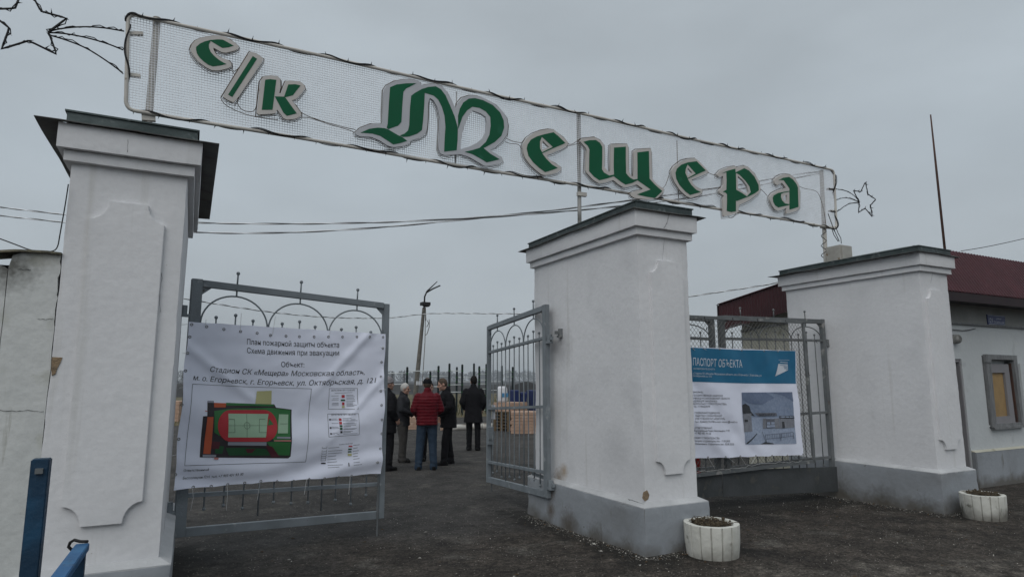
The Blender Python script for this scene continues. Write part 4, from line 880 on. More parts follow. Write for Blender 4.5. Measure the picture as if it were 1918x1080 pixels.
# comet stars
def star(name_label, outline, tails, s_, o_, r):
    f_ = tr(o_, s_); c = sp(*f_([outline[0]])[0])
    t = empty('star_ornament', c, name_label, 'ornament', 'comet star ornaments at the ends of the sign')
    O = f_(outline); mb = MB(c)
    pts = []
    for i in range(len(O)):
        a, b = sp(*O[i]), sp(*O[(i+1) % len(O)])
        for k in range(5): pts.append(a.lerp(b, k/5+.02))
    mb.tube(pts, r, 6, closed=True); mb.build('star_outline', M['dark'], t)
    mb = MB(c)
    mb.tube([p+Vector((random.uniform(-1, 1)*r*2.4, random.uniform(-1, 1)*r*2, random.uniform(-1, 1)*r*2.4)) for p in pts], r*.55, 5, closed=True)
    TT = []
    for tl in tails:
        Q = [sp(*p) for p in f_(tl)]
        for _ in range(2): Q = [Q[0]]+[w_ for a, b in zip(Q, Q[1:]) for w_ in (a.lerp(b, .25), a.lerp(b, .75))]+[Q[-1]]
        TT.append(Q)
    mb.build('light_cable', M['dark'], t)
    for Q in TT:
        mb = MB(c); mb.tube(Q, r*.75, 6); mb.tube([p+Vector((random.uniform(-1, 1)*r*2, -.01, random.uniform(-1, 1)*r*2)) for p in Q], r*.5, 5); mb.build('tail', M['dark'], t)
    for i, p in enumerate(pts):
        if i % 3 == 1:
            o = bpy.data.objects.new('bulb', bme); COL.objects.link(o); o.parent = t; o.location = p-c
            o.rotation_euler = Vector((random.uniform(-1, 1), -.3, random.uniform(-1, 1))).to_track_quat('Z', 'Y').to_euler()
star('large wire comet star on the near left end of the sign', [(190, -135), (305, 85), (500, 138), (362, 240), (425, 408), (215, 305), (12, 368), (70, 212), (-110, 70), (112, 65)],
     [[(362, 238), (450, 215), (600, 200), (760, 205), (930, 235)], [(362, 245), (480, 250), (640, 280), (800, 325), (922, 375)], [(365, 262), (480, 295), (640, 355), (790, 450), (918, 545)]], 3.996, (0, 0), .009)
star('small looking wire comet star on the far right end of the sign', [(652, 222), (680, 345), (757, 395), (705, 455), (722, 572), (650, 485), (583, 530), (592, 425), (532, 308), (606, 318)],
     [[(592, 420), (530, 345), (430, 298), (285, 288)], [(592, 425), (500, 385), (430, 378), (362, 400)], [(590, 432), (500, 435), (430, 470), (375, 520), (300, 515)]], 5.4, (1500, 300), .008)
# junction box with cables on the right pillar roof
bx = at(1571, 470, 6.45); jb = empty('junction_box', (bx.x, bx.y, 3.52), 'weathered pale junction box at the foot of the right hand sign post', 'box')
mb = MB(jb.location); mb.box((bx.x-.17, 6.30, 3.50), (bx.x+.12, 6.56, 3.80)); mb.build('box_body', M['boxgrey'], jb, bevel=.006)
mb = MB(jb.location); mb.box((bx.x-.15, 6.288, 3.53), (bx.x+.10, 6.301, 3.78)); mb.build('box_lid', M['boxgrey'], jb, bevel=.004)
mb = MB(jb.location)
for p_ in ([(1565, 424), (1570, 437), (1575, 446), (1576, 456)], [(1558, 428), (1562, 440), (1570, 452)], [(1551, 400), (1560, 425), (1572, 452)]): mb.tube([at(x, y, 6.5) for x, y in p_], .006, 5)
q = [at(1543+5*math.sin(k*1.1), 428+k*3.2, 6.56+.03*math.cos(k*1.1)) for k in range(18)]; mb.tube(q, .006, 5); mb.build('feed_cable', M['dark'], jb)
# ------------------------------------------------------------------ gatehouse on the right
YG = 6.1
G = empty('gatehouse', (12.0, YG, 0), 'low white gatehouse with maroon corrugated roof behind the rightmost pillar', 'building')
O = G.location
XL, XR, YK, ZP = 10.15, 22, 9.4, .48
zE = at(1845, 563, 5.75).z
dL, dR = at(1788, 700, YG).x-.35, at(1803.5, 700, YG).x; dT = at(1800, 672, YG).z
wa, wb = at(1842, 700, YG), at(1901, 700, YG); wz0, wz1 = .90, 2.10
mb = MB(O)   # front wall with door and window openings
plate(mb, [(XL, -.25), (dL, -.25), (dL, dT), (dR, dT), (dR, -.25), (XR, -.25), (XR, zE+.05), (XL, zE+.05)], [[(wa.x, wz0), (wb.x, wz0), (wb.x, wz1), (wa.x, wz1)]], lambda p, d: Vector((p[0], YG+d, p[1])), 0, .3)
mb.build('wall', M['bldg'], G)
zEb = 3.2
mb = MB(O); plate(mb, [(YG+.3, -.25), (YK, -.25), (YK, zEb), (YG+.3, zE)], [], lambda p, d: Vector((XL+d, p[0], p[1])), 0, .3); mb.build('wall', M['ochre'], G)
mb = MB(O); mb.box((XL+.3, YK-.3, -.25), (XR, YK, zEb)); mb.build('wall', M['ochre'], G)
mb = MB(O); mb.box((dR+.002, YG-.075, -.3), (XR, YG, ZP)); mb.box((XL, YG-.075, -.3), (dL, YG, ZP)); mb.build('plinth', M['plinth'], G, bevel=.01)
mb = MB(O); mb.loft([[(dR+.004, YG-.073, ZP+.001), (XR, YG-.073, ZP+.001), (XR, YG-.002, ZP+.001), (dR+.004, YG-.002, ZP+.001)], [(dR+.004, YG-.006, ZP+.03), (XR, YG-.006, ZP+.03), (XR, YG-.002, ZP+.03), (dR+.004, YG-.002, ZP+.03)]]); mb.build('plinth_ledge', M['ochre'], G)
zl_ = at(1849, 608, YG).z
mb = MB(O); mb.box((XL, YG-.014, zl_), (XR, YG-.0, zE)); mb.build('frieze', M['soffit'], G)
mb = MB(O); mb.box((XL, YG-.045, zl_-.03), (XR, YG-.0, zl_-.001)); mb.build('ledge', M['woodgrey'], G)
# roof: a steep corrugated front and a shallow sheet falling to the back
yR, ye = 6.14, 5.70
zeF = at(1845, 552, ye).z; zR = at(1846, 481, yR).z; yB, zB, yT, zT, XF = 9.743, 3.242, 6.5, 3.70, 10.78
corr = MB(O); x = XL-.35; pw = .095; xsr = []
while x < XR:
    for dx, h_ in ((0, 0), (.03, 0), (.045, .026), (.08, .026)): xsr.append((x+dx, h_))
    x += pw
def roofside(ya, za, yb, zb, x0=0):
    xs_ = [q for q in xsr if q[0] >= x0]; n = len(xs_); d = Vector((0, yb-ya, zb-za)).normalized(); nn_ = Vector((0, -d.z, d.y))
    if nn_.z < 0: nn_ = -nn_
    P_ = [Vector((xx, y_, z_))+nn_*h_ for y_, z_ in ((ya, za), (yb, zb)) for xx, h_ in xs_]
    vs = P_+[p-nn_*.006 for p in P_]
    fs = [(i, i+1, n+i+1, n+i) for i in range(n-1)]+[(2*n+i+1, 2*n+i, 3*n+i, 3*n+i+1) for i in range(n-1)]+[(i+1, i, 2*n+i, 2*n+i+1) for i in range(n-1)]+[(n+i, n+i+1, 3*n+i+1, 3*n+i) for i in range(n-1)]
    corr.add(vs, fs)
roofside(ye, zeF, yR, zR, XF); roofside(yB, zB, yT, zT)
corr.build('roof', M['roof'], G)
mb = MB(O); mb.bar((XF, yR+.035, zR-.03), (XR, yR+.035, zR-.03), .03, .09); mb.bar((XF+.004, ye+.02, zeF-.02), (XF+.004, yR, zR-.03), .02, .03); mb.build('roof_ridge', M['roofdark'], G)
mb = MB(O); mb.box((XF-.2, ye-.012, zeF-.15), (XR, ye+.012, zeF-.01)); mb.box((XL-.33, yB-.03, zB-.26), (XR, yB-.005, zB-.01)); mb.build('fascia', M['roofdark'], G)
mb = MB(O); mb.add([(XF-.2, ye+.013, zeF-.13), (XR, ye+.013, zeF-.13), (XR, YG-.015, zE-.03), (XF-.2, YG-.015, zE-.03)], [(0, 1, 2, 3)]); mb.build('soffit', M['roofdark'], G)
def atx(x, y, X):
    d = ray(x, y); return CAM+d*(X/d.x)
z0_, z1_ = atx(1356, 618, XL-.31), atx(1460, 588, XL-.31)
mb = MB(O); mb.box((XL-.31, yT-.03, 2.9), (XR, yT, zT-.02)); mb.build('gable', M['gable'], G)
mb = MB(O); n = 90; gy = [yT+.01+(yB-.04-yT)*i/n for i in range(n+1)]; vs = []
for i, y in enumerate(gy):
    top = zT+(zB-zT)*(y-yT)/(yB-yT); o_ = (.012 if i % 2 else 0)
    vs += [(XL-.31-o_, y, top-.01), (XL-.31-o_, y, z0_.z+(z1_.z-z0_.z)*(y-z0_.y)/(z1_.y-z0_.y))]
mb.add(vs, [(2*i, 2*i+1, 2*i+3, 2*i+2) for i in range(n)]); mb.build('gable', M['gable'], G)
mb = MB(O); mb.tube([(XL-.04, 9.38, 2.66), (XL-.04, 9.0, 2.72), (XL-.04, 8.0, 2.76)], .02, 6); mb.build('wall_pipe', M['woodgrey'], G)
# doorway
mb = MB(O); mb.box((dL, YG+.301, -.25), (dR, YG+.32, dT)); mb.build('doorway_dark', M['black'], G)  # black sheet painted as the unlit interior behind the opening
mb = MB(O); mb.box((dR-.002, YG+.02, -.05), (dR-.03, YG+.3, dT-.002)); mb.box((dL, YG+.02, dT-.05), (dR-.03, YG+.29, dT-.002)); mb.build('door_frame', M['grboard'], G)
# boarded window
gw = lambda x, y, d=0: at(x, y, YG)+Vector((0, d, 0))
wn = MB(O)
plate(wn, [(1840, 663), (1898.5, 665.5), (1913, 797), (1855, 802)], [[(1850, 672.5), (1893, 674), (1908, 790), (1861, 793)]], lambda p, d: gw(p[0], p[1], d), -.05, .03)
win = wn.build('window', M['woodgrey'], G)
mb = MB(O); plate(mb, [(1848, 681), (1890, 681.5), (1904, 792), (1859, 796)], [[(1858, 697.5), (1883.5, 697.5), (1893, 778.5), (1867.5, 780.5)]], lambda p, d: gw(p[0], p[1], d), .012, .05); mb.build('window_board', M['grboard'], win)
mb = MB(O); plate(mb, [(1857, 696), (1885, 696), (1894.5, 780), (1866, 782)], [], lambda p, d: gw(p[0], p[1], d), .052, .07); mb.build('window_panel', M['brown'], win)
mb = MB(O); plate(mb, [(1848, 671), (1892, 672), (1892, 682), (1850, 681.5)], [], lambda p, d: gw(p[0], p[1], d), .10, .12); mb.build('window_panel', M['bldg'], win)
mb = MB(O); plate(mb, [(1840, 663), (1850, 663.5), (1850, 680), (1841, 678)], [], lambda p, d: gw(p[0], p[1], d), -.06, -.01); mb.build('bracket', M['woodgrey'], win)
mb = MB(O); plate(mb, [(1853, 799), (1912, 795), (1912, 799), (1856, 804)], [], lambda p, d: gw(p[0], p[1], d), -.075, .0); mb.build('sill', M['woodgrey'], win)
mb = MB(O); plate(mb, [(1893, 680), (1896, 680), (1910, 790), (1906, 791)], [], lambda p, d: gw(p[0], p[1], d), .0, .06); mb.build('window_jamb', M['rust'], win)
mb = MB(O); plate(mb, [(1905, 681), (1970, 681), (1985, 797), (1918, 797)], [], lambda p, d: gw(p[0], p[1], d), -.045, -.005); sh = mb.build('shutter', M['bldg'], G)
mb = MB(O); c = gw(1917, 699, -.06); mb.box(c-Vector((.04, .01, .02)), c+Vector((.1, .012, .02))); mb.build('shutter_hinge', M['pipe2'], sh)
# address plate
pm = MB(O); pq = [(1845, 589), (1878.5, 592), (1878.5, 609), (1847.5, 607.5)]
plate(pm, pq, [], lambda p, d: gw(p[0], p[1], d), -.034, -.016); ap = pm.build('address_plate', M['plate'], G)
def wtext(txt, a, b, cap, mm, par, d=-.0365, bold=.01):
    V, Fc = text_mesh(txt, 0, bold); x0 = min(v[0] for v in V); x1 = max(v[0] for v in V); mb = MB(O)
    vs = []
    for v in V:
        u = (v[0]-x0)/(x1-x0); vs.append(gw(a[0]+(b[0]-a[0])*u, a[1]+(b[1]-a[1])*u-v[1]/.72*cap, d))
    mb.add(vs, Fc); me = mb.mesh('lettering'); return link('lettering', me, mm, par)
wtext('121', (1848, 604), (1855, 604.5), 9, M['inkwhite'], ap); wtext('улица', (1862, 598), (1871, 598.5), 3, M['inkwhite'], ap); wtext('Октябрьская', (1857, 604.8), (1876.5, 606), 4, M['inkwhite'], ap)
mb = MB(O)
for a, b in (((1846, 590.2), (1878, 593)), ((1848, 606.5), (1878, 608))): mb.bar(gw(*a, -.036), gw(*b, -.036), .004, .006)
mb.build('plate_border', M['inkwhite'], ap)
mb = MB(O); c = gw(1786, 635, -.07); mb.ball(c, .075, 14, 8, (1, .7, 1)); mb.tube([c+Vector((0, .07, 0)), c+Vector((0, .02, 0))], .08, 14); mb.build('wall_lamp', M['pipe2'], G, True)
mb = MB(O); mb.tube([gw(x, y, -.02) for x, y in ((1782, 617), (1800, 619), (1812, 618), (1825, 615))], .006, 5); mb.build('loose_cable', M['dark'], G)
# antenna mast
ms = at(1770, 470, 6.35); mt_ = at(1743, 215, 6.35)
mast = MB((ms.x, ms.y, ms.z-.6)); dd = (mt_-ms); mast.tube([ms-dd*.35, ms+dd*.55, mt_], .02, 8, rs=[.024, .020, .012])
o = mast.build('antenna_mast', M['rust'], smooth=True); o.location = (ms.x, ms.y, ms.z-.6); tag(o, 'thin rusty mast rising behind the rightmost pillar beside the maroon roof', 'mast')
# ------------------------------------------------------------------ planters
def planter(c, R, H, label, seed, zg):
    rnd = random.Random(seed); t = empty('planter', (c[0], c[1], zg), label, 'planter', 'round white concrete planters')
    n = 192; ns = 16
    def ring(rad, z, grv=0):
        r = []
        for i in range(n):
            a = 2*math.pi*i/n; g_ = grv if i % 12 == 0 else 0
            r.append((math.cos(a)*(rad-g_), math.sin(a)*(rad-g_), z+.003*mnoise.noise(Vector((math.cos(a)*2, math.sin(a)*2, seed)))))
        return r
    mb = MB(); mb.loft([ring(R*.90, -.05, .016), ring(R*.93, .04, .016), ring(R*.985, H*.5, .016), ring(R, H-.015, .014), ring(R*.992, H-.002), ring(R*.975, H), ring(R*.80, H), ring(R*.77, H-.01), ring(R*.74, H-.10)])
    mb.build('tub', M['planter'], t, 'auto')
    mb = MB(); vs = [(0, 0, H-.02)]; 
    for k in (1, 2, 3, 4):
        for i in range(24):
            a = 2*math.pi*i/24; r = R*.76*k/4; vs.append((math.cos(a)*r, math.sin(a)*r, H-.03+.05*(1-k/4)+rnd.uniform(-.02, .02)*(1 if k < 4 else 0)))
    fs = [(0, 1+i, 1+(i+1) % 24) for i in range(24)]+[(1+k*24+i, 1+(k+1)*24+i, 1+(k+1)*24+(i+1) % 24, 1+k*24+(i+1) % 24) for k in range(3) for i in range(24)]
    mb.add(vs, fs); mb.build('soil', M['soil'], t)
    mb = MB()
    for i in range(130):
        a, r = rnd.uniform(0, 6.28), R*.68*math.sqrt(rnd.random()); p = Vector((math.cos(a)*r, math.sin(a)*r, H-.01)); d = Vector((rnd.uniform(-1, 1), rnd.uniform(-1, 1), rnd.uniform(-.05, .35)))*rnd.uniform(.05, .13)
        mb.tube([p, p+d*.5+Vector((0, 0, .012)), p+d], .003, 4, rs=[.0045, .003, .001])
    for i in range(60):
        a, r = rnd.uniform(0, 6.28), R*.7*math.sqrt(rnd.random()); mb.ball((math.cos(a)*r, math.sin(a)*r, H-.01+rnd.uniform(0, .03)), rnd.uniform(.006, .02), 5, 3)
    mb.build('dead_plants', M['twig'], t)
    return t
planter((4.665, 4.84), .265, .335, 'round white concrete planter in front of the middle pillar', 1, -.03)
planter((9.22, 4.72), .25, .33, 'round white concrete planter beside the plinth of the rightmost pillar', 2, -.10)
# ------------------------------------------------------------------ blue posts at the lower left
dpt = lambda x, y, D: CAM+ray(x, y)*D
a = dpt(78.5, 858, 2.55); b = Vector((a.x, a.y, -.05))
mb = MB((a.x, a.y, 0)); mb.bar(b, a, .062, .062, (0, 1, 0)); o = mb.build('blue_post', M['bluedk'], bevel=.004); o.location = (a.x, a.y, 0); tag(o, 'dark blue square metal post standing upright before the white wall', 'post')
mb = MB((a.x, a.y, 0)); mb.box((a.x-.012, a.y-.045, a.z-.055), (a.x+.014, a.y-.03, a.z-.035)); l_ = mb.build('bracket', M['gate2'], o)
e1 = dpt(154, 1024, 2.5); e0 = dpt(96, 1100, 2.12); e0.z = e1.z-.0
e0 = atz(110, 1085, e1.z)
far = e0+(e0-e1).normalized()*1.3
rail = empty('blue_railing', (e1.x, e1.y, 0), 'blue handrail ending near the foot of the leftmost pillar', 'railing')
mb = MB(rail.location); mb.bar(e1, far, .048, .03); mb.build('handrail', M['blue'], rail, bevel=.003)
for P in (e1.lerp(far, .03), e1.lerp(far, .93)):
    mb = MB(rail.location); mb.bar((P.x, P.y, gz(P.x, P.y)-.05), (P.x, P.y, P.z-.016), .04, .04, (0, 1, 0)); mb.build('leg', M['bluedk'], rail)
mb = MB(rail.location); c = e1+Vector((0, 0, .022)); lft_ = -r2
hk = [c+r2*.02, c-r2*.01, c-r2*.035+Vector((0, 0, .006)), c-r2*.05-Vector((0, 0, .004)), c-r2*.055-Vector((0, 0, .02)), c-r2*.04-Vector((0, 0, .032))]
mb.tube(hk, .006, 6); mb.build('wire_hook', M['dark'], rail, True)
# ------------------------------------------------------------------ overhead cables
def cable(label, pts, r=.008, m_='dark'):
    Q = [at(*p) for p in pts]
    for _ in range(3): Q = [Q[0]]+[w_ for a, b in zip(Q, Q[1:]) for w_ in (a.lerp(b, .25), a.lerp(b, .75))]+[Q[-1]]
    if m_ == 'twist':
        D = []; acc = 0
        for p, q in zip(Q, Q[1:]):
            n = max(1, int((q-p).length/.06))
            D += [p.lerp(q, k/n) for k in range(n)]
        mb = MB(Q[0])
        for ph in (0, math.pi):
            mb.mi = 0 if ph else 1
            mb.tube([p+Vector((0, math.cos(i*.42+ph), math.sin(i*.42+ph)))*r*.8 for i, p in enumerate(D)], r, 5)
        o = mb.build('overhead_cable', [M['greyc'], M['pale']], smooth=True)
    else:
        mb = MB(Q[0]); mb.tube(Q, r, 5); o = mb.build('overhead_cable', M[m_], smooth=True)
    o.location = Q[0]; tag(o, label, 'cable', 'overhead cables')
cable('upper of the two slack cables running behind the sign to its right post', [(-60, 381, 13), (0, 388, 12.4), (118, 402, 11), (240, 411, 10), (360, 418, 9.2), (600, 420, 8), (820, 413, 7.5), (1000, 399, 7), (1175, 376, 6.9), (1380, 348, 6.8), (1480, 328, 6.75), (1542, 321, 6.7)], .0075, 'twist')
cable('lower of the two slack cables running behind the sign to its right post', [(-60, 397, 13), (0, 404, 12.4), (118, 416, 11), (240, 428, 10), (345, 435, 9.2), (500, 438, 8.6), (700, 428, 8), (900, 408, 7.4), (1050, 397, 7), (1250, 378, 6.9), (1400, 352, 6.8), (1500, 331, 6.75), (1542, 324, 6.7)], .0075, 'twist')
cable('thin black cable dropping from the leftmost pillar onto the top of the white wall', [(128, 345, 5.12), (122, 385, 5.12), (112, 440, 5.15), (108, 465, 5.2), (96, 472, 5.22), (60, 470, 5.2), (30, 458, 5.2), (-30, 436, 5.2)], .004)
cable('straight cable strung from the concrete pole across the yard to both sides', [(300, 548, 24), (345, 560, 25), (560, 593, 27.5), (727, 597, 30), (795, 586.5, 31.5), (870, 586.5, 29), (985, 588, 26), (1150, 576, 22), (1293, 555, 19), (1440, 533, 16), (1500, 520, 14)], .016, 'twist')
cable('cable leaving the maroon gatehouse roof towards the right', [(1800, 470, 8.0), (1850, 462, 8.0), (1918, 447, 8.0), (2050, 415, 8.0)], .008)
# ------------------------------------------------------------------ yard: pole, bars, heaps
pb, ptp = at(779, 730, 31.5), at(794, 576, 31.5); dd = (ptp-pb); pbase = pb+dd*((-.1-pb.z)/dd.z)
pole = empty('utility_pole', pbase, 'leaning concrete utility pole with a lamp and bare branching bracket', 'pole')
mb = MB(pbase); mb.tube([pbase, pbase.lerp(ptp, .5), ptp], .1, 10, rs=[.145, .115, .085]); mb.build('mast', M['polec'], pole, 'auto')
mb = MB(pbase)
for p_ in ([(794, 582), (795.5, 555), (800, 545), (819, 527)], [(798, 548), (810, 541), (824.5, 534.5)]): mb.tube([at(x, y, 31.5) for x, y in p_], .05, 6, rs=[.05, .045, .04, .02][:len(p_)])
mb.build('lamp_bracket', M['dark'], pole, True)
mb = MB(pbase); c = at(798, 572, 31.4); mb.ball(c, .2, 10, 6, (1.1, .6, .4)); mb.box(at(790, 569, 31.3)-Vector((0, .1, .06)), at(803, 569, 31.5)+Vector((0, .1, .06))); mb.build('lamp_head', M['dark'], pole)
mb = MB(pbase)
for p_ in ([(797, 580), (796, 640), (791, 720)], [(797, 575), (798, 600), (804, 598), (804, 612), (800, 625), (796, 628)], [(800, 600), (803, 605), (799, 612)]): mb.tube([at(x, y, 31.3) for x, y in p_], .02, 5)
mb.build('loose_cable', M['polec'], pole)
q = at(787, 720, 31.3); mb = MB(pbase)
for dx in (-3, 1, 5): c = at(784+dx, 717, 31.3); mb.box(c-Vector((.04, .01, .1)), c+Vector((.04, .01, .1)))
mb.build('pasted_notice', M['paper'], pole)
# workout frames
def frame_set(label, posts, bars, Y, low=None):
    P = {}
    c = at(posts[0][0], 775, Y); t = empty('workout_frame', (c.x, c.y, -.03), label, 'workout frame', 'workout frames in the yard'); O = t.location
    for i, (x, y) in enumerate(posts):
        yy = Y+(i % 2)*.0; top = at(x, y, yy); P[i] = top; mb = MB(O)
        mb.tube([(top.x, top.y, -.1), (top.x, top.y, top.z-.06), (top.x, top.y, top.z-.01), (top.x, top.y, top.z)], .055, 10, rs=[.055, .055, .045, .012]); mb.build('post', M['post_green'], t, 'auto')
    for i, j, dz in bars:
        a, b = P[i].copy(), P[j].copy(); zz = min(a.z, b.z)-dz; a.z = b.z = zz; mb = MB(O); mb.tube([a, b], .021, 6); mb.build('crossbar', M['steel'], t, True)
        mb = MB(O)
        for q_ in (a, b): mb.tube([q_-Vector((0, 0, .03)), q_+Vector((0, 0, .03))], .062, 10)
        mb.build('clamp', M['clamp'], t, 'auto')
s3 = lambda x, y: (720+x/6.75, 660+y/6.75)
frame_set('low dark green pull up frame left of the concrete pole', [s3(18, 190), s3(290, 180)], [(0, 1, .25), (0, 1, .75)], 28)
frame_set('dark green frame with one high bar across the concrete pole', [s3(290, 182), s3(685, 165)], [(0, 1, .18)], 28.6)
frame_set('dark green frame with rungs seen above the short haired man', [s3(582, 225), s3(823, 135)], [(0, 1, .28), (0, 1, .8)], 30)
frame_set('dark green frame with two tall posts left of the man in the black coat', [s3(823, 137), s3(985, 148)], [(0, 1, .32), (0, 1, 1.0), (0, 1, 1.35)], 29)
frame_set('dark green frame with wall bars behind the man in the black coat', [s3(917, 180), s3(1133, 135)], [(0, 1, .55), (0, 1, .78)], 31)
frame_set('dark green ladder frame right of the man in the black coat', [s3(1200, 170), s3(1290, 142)], [(0, 1, .15), (0, 1, .4), (0, 1, .7), (0, 1, .9), (0, 1, 1.15), (0, 1, 1.5), (0, 1, 1.85), (0, 1, 2.2)], 29.5)
frame_set('dark green frame seen through the open gate leaf', [s3(1290, 144), s3(1485, 162)], [(0, 1, .85), (0, 1, 1.3)], 30.2)
frame_set('short dark green frame farthest right behind the open gate leaf', [s3(1485, 164), s3(1622, 178)], [(0, 1, .28), (0, 1, .55)], 31)
# kerb
kb = atz(842, 805, -.03); ke = atz(912, 802, -.03); dk = (ke-kb).normalized()
kz = .22
for i in range(4):
    a = kb+dk*(i*.62)+Vector((0, 0, .07)); b = a+dk*.6; mb = MB(a); 
    mb.tube([a, a+dk*.02, b-dk*.02, b], .11, 12, rs=[.10, .115, .115, .10]); o = mb.build('kerb_stone', M['kerb'], smooth='auto'); o.location = a
    tag(o, ['white painted kerb stone nearest the short haired man', 'white painted kerb stone left of the man in the black coat', 'white painted kerb stone at the feet of the man in the black coat', 'white painted kerb stone beside the open gate leaf'][i], 'kerb', 'white kerb stones')
mb = MB(kb-dk*.25); a = kb-dk*.32+Vector((0, 0, .06)); mb.tube([a, a+dk*.3], .11, 10, rs=[.07, .11]); o = mb.build('broken_kerb', M['tan'], smooth='auto'); o.location = kb-dk*.25; tag(o, 'broken orange kerb end lying left of the white kerb stones', 'kerb')
# slab stacks
def slabs(x0, x1, yt, yb, label, name='slab_stack', nl=7, dep=1.0, jit=.03):
    a = atz(x0, yb, -.03); b = atz(x1, yb, -.03); top = at((x0+x1)/2, yt, (a.y+b.y)/2).z; t = empty(name, ((a.x+b.x)/2, (a.y+b.y)/2, -.03), label, 'slab stack', 'stacks of tan slabs in the yard'); O = t.location
    dx = (b-a).normalized(); dn = Vector((-dx.y, dx.x, 0)); rnd = random.Random(x0)
    for k in range(nl):
        z0 = (top+.03)*k/nl-.03; z1 = (top+.03)*(k+1)/nl-.036; mb = MB(O); e0_, e1_ = rnd.uniform(-jit, jit), rnd.uniform(-jit, jit)
        A, B_ = a+dx*e0_, b+dx*e1_
        mb.loft([[(p.x, p.y, z) for p in (A, B_, B_+dn*dep, A+dn*dep)] for z in (z0, z1)]); mb.build('slab_layer', M['tan'], t, bevel=.008)
slabs(957, 1012, 771, 812, 'tan slab stack seen through the bars beside the middle pillar')
slabs(1013, 1075, 771, 813, 'tan slab stack hidden mostly behind the middle pillar')
slabs(752, 784, 781, 804, 'low tan slab stack behind the white haired man', nl=5)
slabs(300, 334, 751, 790, 'tan slab stack seen between the leftmost pillar and the plan banner', nl=5)
a = atz(923, 806, -.03); b = atz(955, 808, -.03)
pl = empty('pallet_stack', (a+b)/2, 'stack of dark wooden pallets beside the tan slabs', 'pallets'); O = pl.location; dx = (b-a).normalized(); dn = Vector((-dx.y, dx.x, 0))
for k in range(6):
    z = .0+k*.105; mb = MB(O)
    mb.loft([[(p.x, p.y, zz) for p in (a, b, b+dn, a+dn)] for zz in (z+.06, z+.085)])
    for q_ in (0, .42, .84):
        p0 = a+(b-a)*q_; p1 = a+(b-a)*(q_+.16); mb.loft([[(p.x, p.y, zz) for p in (p0, p1, p1+dn, p0+dn)] for zz in (z-.03, z+.058)])
    mb.build('pallet', M['pallet'], pl)
slp = at(926, 790, b.y)
mb = MB(O); mb.loft([[(p.x, p.y, zz) for p in (a, b, b+dn, a+dn)] for zz in (.62, .92)]); mb.build('slab_layer', M['tan'], pl, bevel=.01)
sk = at(949, 765, (a.y+b.y)/2-.1)
mb = MB((sk.x, sk.y, .92)); r_ = .20
rings = []
for z, s_ in ((.92, .9), (1.0, 1.05), (1.2, 1.0), (1.38, .95), (1.47, .7)): rings.append([(sk.x+math.cos(k*math.pi/6)*.20*s_*(1+.1*mnoise.noise(Vector((k, z*5, 0)))), sk.y+.35+math.sin(k*math.pi/6)*.13*s_, z) for k in range(12)])
mb.loft(rings); o = mb.build('cement_sack', M['paper'], smooth=True); o.location = (sk.x, sk.y, .92); tag(o, 'white sack with blue print standing on the pallet stack', 'sack')
mb = MB((sk.x, sk.y, .92)); 
for dx_, w_ in ((-.08, .09), (.03, .13)): mb.box((sk.x+dx_, sk.y+.205, 1.1), (sk.x+dx_+w_, sk.y+.212, 1.24))
l_ = mb.build('sack_print', flat('sack_blue', (.06, .22, .40)), o)
# papers on the open leaf
mb = MB(); L_ = dB.length
mb.box((L_-.22, -.034, 1.10), (L_-.07, -.031, 1.31)); o = mb.build('notice', M['paper']); o.location = LB.location; o.rotation_euler[2] = AB; tag(o, 'white paper notice taped to the open gate leaf', 'notice')
# blue bins behind the slabs
for i, (x0, x1, yt) in enumerate(((958, 968, 730), (970, 981, 734), (992, 1004, 730))):
    a, b = at(x0, 772, 24.5), at(x1, 772, 24.5); zt = at(x0, yt, 24.5).z; c = Vector(((a.x+b.x)/2, 24.5, -.03)); wv = (b.x-a.x)/2; mb = MB(c)
    mb.loft([[(c.x+sx*wv*s_, 24.5+sy*.3*s_, z) for sx, sy in ((-1, -1), (1, -1), (1, 1), (-1, 1))] for z, s_ in ((0.05, .8), (zt-.12, 1), (zt-.10, 1.08), (zt-.02, 1.05), (zt, .8))]); o = mb.build('waste_bin', M['bluebin'], bevel=.02); o.location = c
    tag(o, ['dark blue bin directly right of the last green post, behind the tan slabs', 'dark blue bin in the middle of three behind the tan slabs', 'dark blue bin closest to the middle pillar, behind the tan slabs'][i], 'bin', 'dark blue bins')
# red box behind the closed leaves
c = at(1302, 868, 8.0); mb = MB((c.x, 8.2, -.03)); mb.box((c.x-.35, 8.0, -.03), (c.x+.125, 8.3, .58)); mb.box((c.x-.37, 7.98, .58), (c.x+.14, 8.32, .64)); o = mb.build('red_crate', M['red'], bevel=.01); o.location = (c.x, 8.2, -.03); tag(o, 'red box low behind the closed gate leaves', 'box')
# soil heap and banks
def heap(name, c, rx, ry, h, m_, label, cat, seed, kind=None):
    n, k = 40, 14; mb = MB(c); vs = [(c[0], c[1], c[2]+h)]
    for j in range(1, k+1):
        for i in range(n):
            a = 2*math.pi*i/n; r = j/k; z = h*(math.cos(r*math.pi)*.5+.5)**.8+h*.10*mnoise.noise(Vector((math.cos(a)*r*4, math.sin(a)*r*4, seed)))*(1-r)
            vs.append((c[0]+math.cos(a)*rx*r, c[1]+math.sin(a)*ry*r, c[2]+z-.05*(j == k)))
    fs = [(0, 1+i, 1+(i+1) % n) for i in range(n)]+[(1+j*n+i, 1+(j+1)*n+i, 1+(j+1)*n+(i+1) % n, 1+j*n+(i+1) % n) for j in range(k-1) for i in range(n)]
    mb.add(vs, fs); o = mb.build(name, m_, smooth=True); o.location = c; tag(o, label, cat, None, kind)
c = at(985, 716, 62); heap('soil_heap', (c.x, 62, -.05), 3.6, 4, c.z+.12, M['mound'], 'dark rounded soil heap beyond the bins, seen through the open leaf', 'heap', 3)
